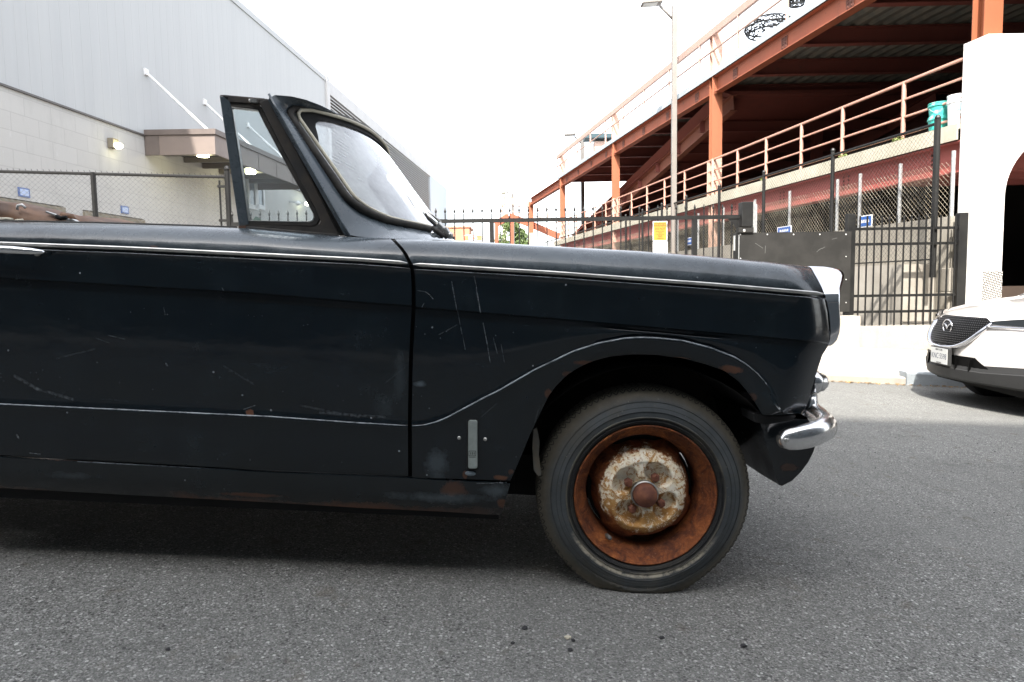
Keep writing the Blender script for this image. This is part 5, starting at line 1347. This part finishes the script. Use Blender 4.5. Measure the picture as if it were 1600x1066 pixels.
def make_wheel(cx, y0, cz, detail, par=car):
    N = 480 if detail else 96
    t0 = thing  # noqa
    prof = [(.194, .060), (.199, .048), (.204, .043), (.2085, .0415), (.2095, .0385), (.2105, .0385), (.2115, .041), (.216, .0400), (.2190, .0370), (.2205, .0370), (.2225, .0395), (.228, .0385), (.236, .0380), (.2365, .0362), (.238, .0362), (.2385, .0378), (.247, .040), (.255, .0435), (.2615, .0480), (.2625, .0465), (.2680, .0480), (.2700, .0510), (.2780, .0560), (.2845, .0620), (.2895, .0690)]
    gro = []
    for g in (.078, .096, .118, .140, .158):
        rr_ = .3020-.9*(g-.118)**2/.06*.1-.0045*abs((g-.118)/.05)**3
        gro += [(rr_, g-.0042), (rr_-.0040, g-.0018), (rr_-.0040, g+.0018), (rr_, g+.0042)]
    prof2 = [(.2895, .167), (.2750, .182), (.25, .193), (.22, .196), (.194, .185)]
    rows = []
    for idx, (r, h) in enumerate(prof+gro+prof2):
        row = []
        isg = len(prof) <= idx < len(prof)+len(gro)
        for k in range(N):
            t = 2*pi*k/N; tri = abs((k/(N/96.0)) % 1-.5)*4-1
            hh = h+(tri*.0026 if isg else 0); rr_ = r
            if idx in (20, 21, 22): hh += .0003*(1 if (k//3) % 2 else -1); 
            if idx == 23 and (k//3) % 2: rr_ -= .0010
            x, z = cx+rr_*cos(t), cz+rr_*sin(t)
            gl = gz(x)+.003; low = max(0, 1-(z-gl)/.075)
            if h < .12: hh -= .016*low**2*(1 if h < .08 else .5)
            if z < gl: z = gl+(z-gl)*.0
            row.append(Vector((x, y0+hh, z)))
        rows.append(row)
    b = MB(); b.grid(rows, closed=True); ty = b.build('tyre', M_tyre, par, smooth=True, auto=50)
    cen = (cx, y0, cz)
    b = MB()
    b.lathe([(.1925, .062), (.1975, .050), (.1985, .0445), (.1955, .0420), (.1915, .0450), (.1885, .054), (.1850, .0640), (.1760, .0740), (.1690, .0800), (.1640, .0880), (.1600, .0970), (.1560, .125), (.1560, .175), (.19, .185)], (cx, y0, cz), 'y', 96)
    rm = b.build('rim', M_rust, par, smooth=True, auto=60)
    nuts = [144, 55, -31, -128]
    slots = [95, 193, 283, 14]
    def wh_(r, t):
        h = .0585
        if r < .05: h = .0585+.010*(1-min(1, max(0, (r-.036)/.014)))
        if r > .100: h += .026*min(1, (r-.100)/.030)**1.6
        if r > .13: h += .045*((r-.13)/.026)**1.2
        for a in nuts:
            a = radians(a); dx = r*cos(t)-.066*cos(a); dz = r*sin(t)-.066*sin(a)
            rad = dx*cos(a)+dz*sin(a); tan_ = -dx*sin(a)+dz*cos(a)
            q = (rad/.028)**2+(tan_/.037)**2
            if q < 1.5: h += .021*max(0, min(1, (1.30-q)/.38))
        if r > .088 and r < .1: h -= .003*sin(pi*(r-.088)/.012)
        return h
    rows = []; rl = [.034, .038, .042, .046, .05, .054, .058, .062, .066, .070, .074, .078, .082, .086, .09, .094, .098, .102, .106, .11, .115, .12, .125, .13, .135, .14, .145, .150, .1555]
    M_ = 192
    for r in rl:
        row = []
        for k in range(M_):
            t = 2*pi*k/M_; sl_ = 0
            for s_ in slots:
                d = (degrees(t)-s_+180) % 360-180; sl_ = max(sl_, min(1, max(0, (30-abs(d))/8)))
            q = r-(.014*sl_*max(0, (r-.12)/.0355))
            row.append(Vector((cx+q*cos(t), y0+wh_(r, t), cz+q*sin(t))))
        rows.append(row)
    b = MB(); b.grid(rows, closed=True); ds = b.build('wheel_disc', M_rustw, par, smooth=True)
    b = MB(); b.lathe([(.0385, .072), (.0385, .056), (.0355, .054), (.0345, .058)], cen, 'y', 40); b.build('hub_ring', M_alloy, ds, smooth=True, auto=40)
    b = MB(); b.lathe([(.0335, .07), (.033, .045), (.0305, .034), (.0285, .031), (.0275, .0305), (.021, .027), (.018, .026), (.010, .021), (.0005, .0195)], cen, 'y', 36); b.build('grease_cap', M_nut, ds, smooth=True)
    for a in nuts:
        a = radians(a); c0 = Vector((cx+.0545*cos(a), y0+.062, cz+.0545*sin(a)))
        b = MB(); b.tube([c0+Vector((0, .012, 0)), c0+Vector((0, -.004, 0)), c0+Vector((0, -.008, 0))], [.0125, .0120, .0085], 6, up=(0, 0, 1))
        b.tube([c0+Vector((0, -.005, 0)), c0+Vector((0, -.012, 0))], .0052, 10); b.build('wheel_nut', M_nut, ds, smooth=True, auto=30)
    b = MB(); a = radians(-129); v0 = Vector((cx+.163*cos(a), y0+.090, cz+.163*sin(a)))
    v1 = Vector((cx+.156*cos(a), y0+.052, cz+.156*sin(a))); b.tube([v0, v0*.5+v1*.5, v1], [.006, .006, .0055], 10); b.sphere(v1, .0062, .006, .0062, 10); b.build('valve', plain('valve_rubber', (.13, .13, .12), .5), rm, smooth=True)
    b = MB(); b.lathe([(.001, .14), (.1505, .14), (.1505, .20)], cen, 'y', 40); b.build('brake_drum', M_dark, par, smooth=True, auto=40)
    return ty
ty = make_wheel(WX, WY, WZ, True)
# moulded letters on the tyre shoulder (left)
MM = lambda p: CARI @ p
b = MB()
for i, ch in enumerate('EUROPA'):
    pass
def tyre_letter(ch, ang, r):
    a = radians(ang); p = Vector((WX+r*cos(a), WY+.0485, WZ+r*sin(a)))
    M = Matrix.Translation(p) @ Matrix.Rotation(-(a+pi/2) if False else 0, 4, 'Y') @ Matrix.Rotation(pi/2, 4, 'X') @ Matrix.Rotation(a+pi/2, 4, 'Z')
    return text_mesh('moulded_letter', ch, .020, M, M_tyre, ty, .0012)
for i, ch in enumerate('EUROPE'): tyre_letter(ch, 172+i*4.2, .256)
rear = CARM @ Vector((UW, 0, wc.z)); make_wheel(rear.x, WY, WZ+gz(rear.x), False)
make_wheel(WX, WY+VW-.235, WZ, False); 
for o in car.children_recursive:
    pass
# ================================================================ THE WHITE SUV PARKED ACROSS THE STREET
BE = radians(6)
P0 = at(1475, 505, 5.95); P0.z = gz(P0.x+.8)-.008
sv = thing('parked_car', 'white compact SUV with black mesh grille parked facing left at the far kerb', 'car', loc=P0)
ex, ny = Vector((cos(BE), -sin(BE), -.06)), Vector((-sin(BE), -cos(BE), 0))
def SP(d, l, z): return P0+ex*d+ny*l+Vector((0, 0, z+.028*max(0, min(1, (z-.45)/.1))))
M_wcar = NT('white_car_paint'); M_wcar.set(col=(.60, .57, .54), rough=.28, coat=1.0, coatr=.04, spec=.5); M_wcar = M_wcar.m
M_clad_ = plain('grey_cladding', (.030, .030, .030), .6, bs=.2, bscale=300, spec=.35)
M_gblk = plain('gloss_black', (.0025, .0025, .0025), .5, spec=.12)
M_schrome = plain('satin_chrome', (.70, .70, .72), .16, 1.0)
M_cglass = plain('tinted_glass', (.015, .018, .02), .05)
def nose(l, z):
    a = abs(l)
    d = .115*(a/.5)**2 if a < .5 else .115+.46*(a-.5)+.9*max(0, a-.72)**1.6
    if z > .52: d += .16*((z-.52)/.30)**2
    if z < .36: d += .06*((.36-z)/.14)**1.5
    return d
HWd = .895
ls_ = [-HWd, -.88, -.85, -.8, -.74, -.66]+[-.6+.05*k for k in range(25)]+[.66, .74, .8, .85, .88, HWd]
def hood_z(l): return .795-.035*(abs(l)/.9)**2-.0*l
rows = []
for t in [0, .1, .22, .36, .5, .64, .78, .9, 1.0]:
    rows.append([SP(nose(l, .40+(hood_z(l)-.40)*t), l, .40+(hood_z(l)-.40)*t) for l in ls_])
b = MB(); b.grid(rows); 
# bonnet
hr = [rows[-1]]
for (dd, dz, k) in ((.03, .022, 1), (.09, .045, 1), (.25, .085, 1), (.5, .135, 1), (.8, .18, 1), (1.05, .215, 1)):
    hr.append([SP(nose(l, hood_z(l))*(1-min(1, dd/1.05))+dd, l*(1-.015*dd), hood_z(l)+dz*(1-.22*(abs(l)/.9)**4)+.02*(1 if .45 < abs(l) < .7 else 0)*(dd > .05)) for l in ls_])
b.grid(hr)
body = b.build('body', M_wcar, sv, smooth=True, auto=40)
# flanks with wheel openings
def flank(sgn):
    b = MB(); us_ = [.42, .46, .5]+[.54+.035*k for k in range(110)]; cols = []
    for u in us_:
        u = min(u, 4.25); bot = .30
        for cw in (.90, 3.55):
            if abs(u-cw) < .40: bot = max(bot, .335+sqrt(.40**2-(u-cw)**2)*.93)
        zt = .80+.16*min(1, (u-.3)/1.0); wd = HWd+.0
        cols.append([SP(u, sgn*(wd-.012), bot), SP(u, sgn*(wd+.004), bot+.02), SP(u, sgn*(wd+.006), (bot+zt)/2), SP(u, sgn*(wd-.004), zt-.10), SP(u, sgn*(wd-.03), zt-.01), SP(u, sgn*(wd-.06), zt+.01)])
    b.grid(cols); return b.build('flank', M_wcar, sv, smooth=True, auto=40)
flank(1); flank(-1)
# cabin
cab = [(1.05, .985, .80), (1.75, 1.38, .66), (2.1, 1.49, .60), (3.3, 1.47, .58), (4.0, 1.25, .60), (4.25, .95, .72)]
b = MB(); b.grid([[SP(d, l*q/3, z+.03*(1-(l/3)**2)) for l in (-3, -2, -1, 0, 1, 2, 3)] for d, z, q in cab]); b.grid([[SP(4.25, l*.72/3, z) for l in (-3, 0, 3)] for z in (.98, .3)])
b.build('roof', M_wcar, sv, smooth=True, auto=30)
for s_ in (1, -1):
    b = MB(); b.prism([SP(d, s_*q, z-.01) for d, z, q in cab]+[SP(4.2, s_*.84, .95), SP(1.05, s_*.84, .96)], ny*(-.01*s_)); b.build('side_window', M_cglass, sv)
b = MB(); b.prism([SP(1.03, -.72, .985), SP(1.03, .72, .985), SP(1.74, .60, 1.385), SP(1.74, -.60, 1.385)], Vector((0, 0, .012))); b.build('windscreen', M_cglass, sv)
# lower cladding
rows = []
for (z, dd) in ((.262, .07), (.268, .02), (.285, -.004), (.32, -.012), (.365, -.020), (.372, -.012), (.425, .0)):
    rows.append([SP(nose(l, .36)+dd+(0 if z < .35 else .0), l, z+(.035*(max(0, abs(l)-.45)/.45)**1.0 if z > .33 else 0)) for l in ls_])
b = MB(); b.grid(rows)
for s_ in (1, -1):
    b.prism([SP(.45, s_*.885, .24), SP(.52, s_*.885, .25), SP(.50, s_*.885, .40), SP(.45, s_*.885, .42)], ny*s_*.02)
b.build('lower_cladding', M_clad_, sv, smooth=True, auto=30)
# lower intake
def on_nose(pts, off): return [SP(nose(l, z)-off, l, z) for l, z in pts]
def patch(l0f, l1f, z0, z1, off, name, mat, par=sv, n1=18, n2=6, thick=.012):
    b = MB(); rw = []
    for j in range(n2+1):
        z = z0+(z1-z0)*j/n2; a, c = l0f(z), l1f(z); rw.append([SP(nose(a+(c-a)*i/n1, z)-off, a+(c-a)*i/n1, z) for i in range(n1+1)])
    b.grid(rw); return b.build(name, mat, par, smooth=True, auto=30, solid=thick if False else 0)
f0 = poly([(.33, -.40), (.36, -.50), (.46, -.56), (.48, -.52)]); f1 = poly([(.345, .40), (.40, .53), (.44, .50), (.475, .30)])
patch(lambda z: -.5+.25*abs(z-.42), lambda z: .50-1.6*abs(z-.40), .372, .475, .006, 'lower_intake', M_gblk)
for l in (.20, .34, -.30):
    b = MB(); b.beam(SP(nose(l, .4)-.014, l, .36), SP(nose(l, .46)-.014, l+.02, .46), .02, .006); b.build('intake_blade', M_gblk, sv)
# grille
def gz0(l): return .525+.012*(abs(l)/.4)+.175*(abs(l)/.404)**4.5
def gz1(l): return .785-.04*max(0, (abs(l)-.33)/.086)
GS = .86; LS = [GS*(-.47+.94*i/40) for i in range(41)]
b = MB(); b.grid([[SP(nose(l, gz0(l)+(gz1(l)-gz0(l))*t)-.006, l, gz0(l)+(gz1(l)-gz0(l))*t) for l in LS] for t in (0, .2, .4, .6, .8, 1)])
gr = b.build('grille', M_gblk, sv, smooth=True)
b = MB()
for j in range(14):
    z = .535+.0185*j
    for i in range(-22, 23):
        l = i*.0205+(.01025 if j % 2 else 0)
        if abs(l) < .39 and gz0(l)+.008 < z < gz1(l)-.006:
            c = SP(nose(l, z)-.010, l, z); k = .6+.4*abs(l)/.45
            b.add([c+ny*x+Vector((0, 0, zz))-ex*o for x, zz, o in ((-.0085, 0, 0), (0, -.0036, .004), (.0085, 0, 0), (0, .0036, .004))], [[0, 1, 2, 3]])
tag(b.build('grille_studs', plain('grille_stud', (.13, .13, .135), .4, .4), gr, recalc=False))
pts = [SP(nose(l, gz0(l))-.016, l, gz0(l)-.006) for l in LS]
top_l = [SP(nose(.485, .735)-.01, .49, .742), SP(nose(.48, .72)-.01, .478, .715)]
b = MB(); up_ = [SP(nose(.42, .75)-.012, -.42, .752)]+pts+[SP(nose(.42, .75)-.012, .42, .752)]
b.tube(up_, [.010]+[.010+.012*(1-abs(abs(l)/.404-.55)) for l in LS]+[.010], 8, sq=1.2); b.build('grille_surround', M_schrome, sv, smooth=True)
# emblem: oval ring with a winged V
c = SP(nose(0, .69)-.022, 0, .690)
b = MB(); b.tube([c+ny*(.072*cos(t))+Vector((0, 0, .058*sin(t))) for t in [2*pi*k/36 for k in range(36)]], .0065, 8, closed=True)
wv = [(-.060, .022), (-.038, .020), (-.014, .002), (0, -.022), (.014, .002), (.038, .020), (.060, .022)]
b.tube([c+ny*l+Vector((0, 0, z)) for l, z in wv], [.004, .007, .008, .006, .008, .007, .004], 8); b.build('emblem', M_schrome, sv, smooth=True)
# headlamps
for s_ in (1, -1):
    b = MB(); rw = []
    for i in range(13):
        l = .40+(.885-.40)*i/12; z0 = .735-.004*i/12+.006*(i/12)**2; z1 = z0+.018+.072*(i/12)**.8; rw.append([SP(nose(l, .7+.0*l)-.0+.14*(z-.7)*2-.004, s_*l, z) for z in (z0, (z0+z1)/2, z1)])
    rw.append([p+ex*.28+ny*s_*.012+Vector((0, 0, .035)) for p in rw[-1]])
    b.grid(rw); hl = b.build('headlight', M_cglass, sv, smooth=True, solid=0)
    b = MB(); b.tube([SP(nose(.36+.055*i, .7)-.012, s_*(.36+.055*i), .712+.002*i) for i in range(1, 10)], [.013, .012, .010, .009, .008, .008, .007, .006, .005], 8); b.build('light_bar', M_schrome, hl, smooth=True)
    b = MB(); b.prism([SP(nose(l, .7)+.02+dd, s_*l, z) for l, z, dd in ((.70, .760, 0), (.80, .765, 0), (.80, .79, .01), (.70, .785, .01))], -ex*.02); b.build('lens', M_schrome, hl)
# plate
pc = SP(-.045, .03, .458)
def PM(l, z, off=0): return Matrix.Translation(pc+ny*l+Vector((0, 0, z))-ex*off) @ Matrix.Rotation(-(pi/2+BE), 4, 'Z') @ Matrix.Rotation(pi/2, 4, 'X')
b = MB(); b.prism([pc+ny*l+Vector((0, 0, z)) for l, z in ((-.150, -.078), (.150, -.078), (.150, .078), (-.150, .078))], ex*.03); pf = b.build('plate_frame', M_clad_, sv, bevel=.006)
b = MB(); b.prism([pc+ny*l+Vector((0, 0, z))-ex*.003 for l, z in ((-.138, -.067), (.138, -.067), (.138, .067), (-.138, .067))], ex*.0025); b.build('number_plate', plain('plate_white', (.60, .60, .58), .5), pf)
text_mesh('lettering', 'KNC·5598', .066, PM(0, -.004, .0035), plain('plate_navy', (.10, .11, .14), .5), pf, .0004, sx=.86)
text_mesh('lettering', 'NEW YORK', .022, PM(0, .052, .0035), M_clad_, pf, .0004)
text_mesh('lettering', 'EXCELSIOR', .016, PM(0, -.060, .0035), M_clad_, pf, .0004)
b = MB(); b.box((-.16, -.1, 0), (.16, .1, .0), T=Matrix.Identity(4)) if False else None
M_tyre2 = plain('car_tyre', (.018, .018, .018), .8)
for (d, s_) in ((.90, -1), (.90, 1), (3.55, -1), (3.55, 1)):
    c = SP(d, s_*.79, .335); wt = thing  # noqa
    rot = Matrix.Translation(c) @ Matrix.Rotation(-BE, 4, 'Z')
    b = MB(); b.lathe([(.22, -.10), (.30, -.105), (.328, -.085), (.335, -.04), (.335, .04), (.328, .085), (.30, .105), (.22, .10)], (0, 0, 0), 'y', 40); b.v = [rot @ p for p in b.v]
    w_ = b.build('wheel', M_tyre2, sv, smooth=True, auto=40)
    b = MB(); b.lathe([(.22, -.09), (.20, -.06), (.05, -.05), (.001, -.055)], (0, 0, 0), 'y', 30); b.lathe([(.22, .09), (.20, .06), (.05, .05), (.001, .055)], (0, 0, 0), 'y', 30); b.v = [rot @ p for p in b.v]
    b.build('rim', plain('alloy_grey', (.25, .25, .26), .3, .8), w_, smooth=True)
b = MB(); b.v = []; 
b.box((.35, -.80, .19), (4.1, .80, .45), T=lambda x, y, z: SP(x, y, z)); b.build('underbody', M_dark, sv)
b = MB(); b.tube([SP(.42, -.28, .22), SP(.44, -.36, .215), SP(.43, -.44, .222)], [.01, .014, .008], 6); b.build('tow_bracket', M_screw, sv, smooth=True)
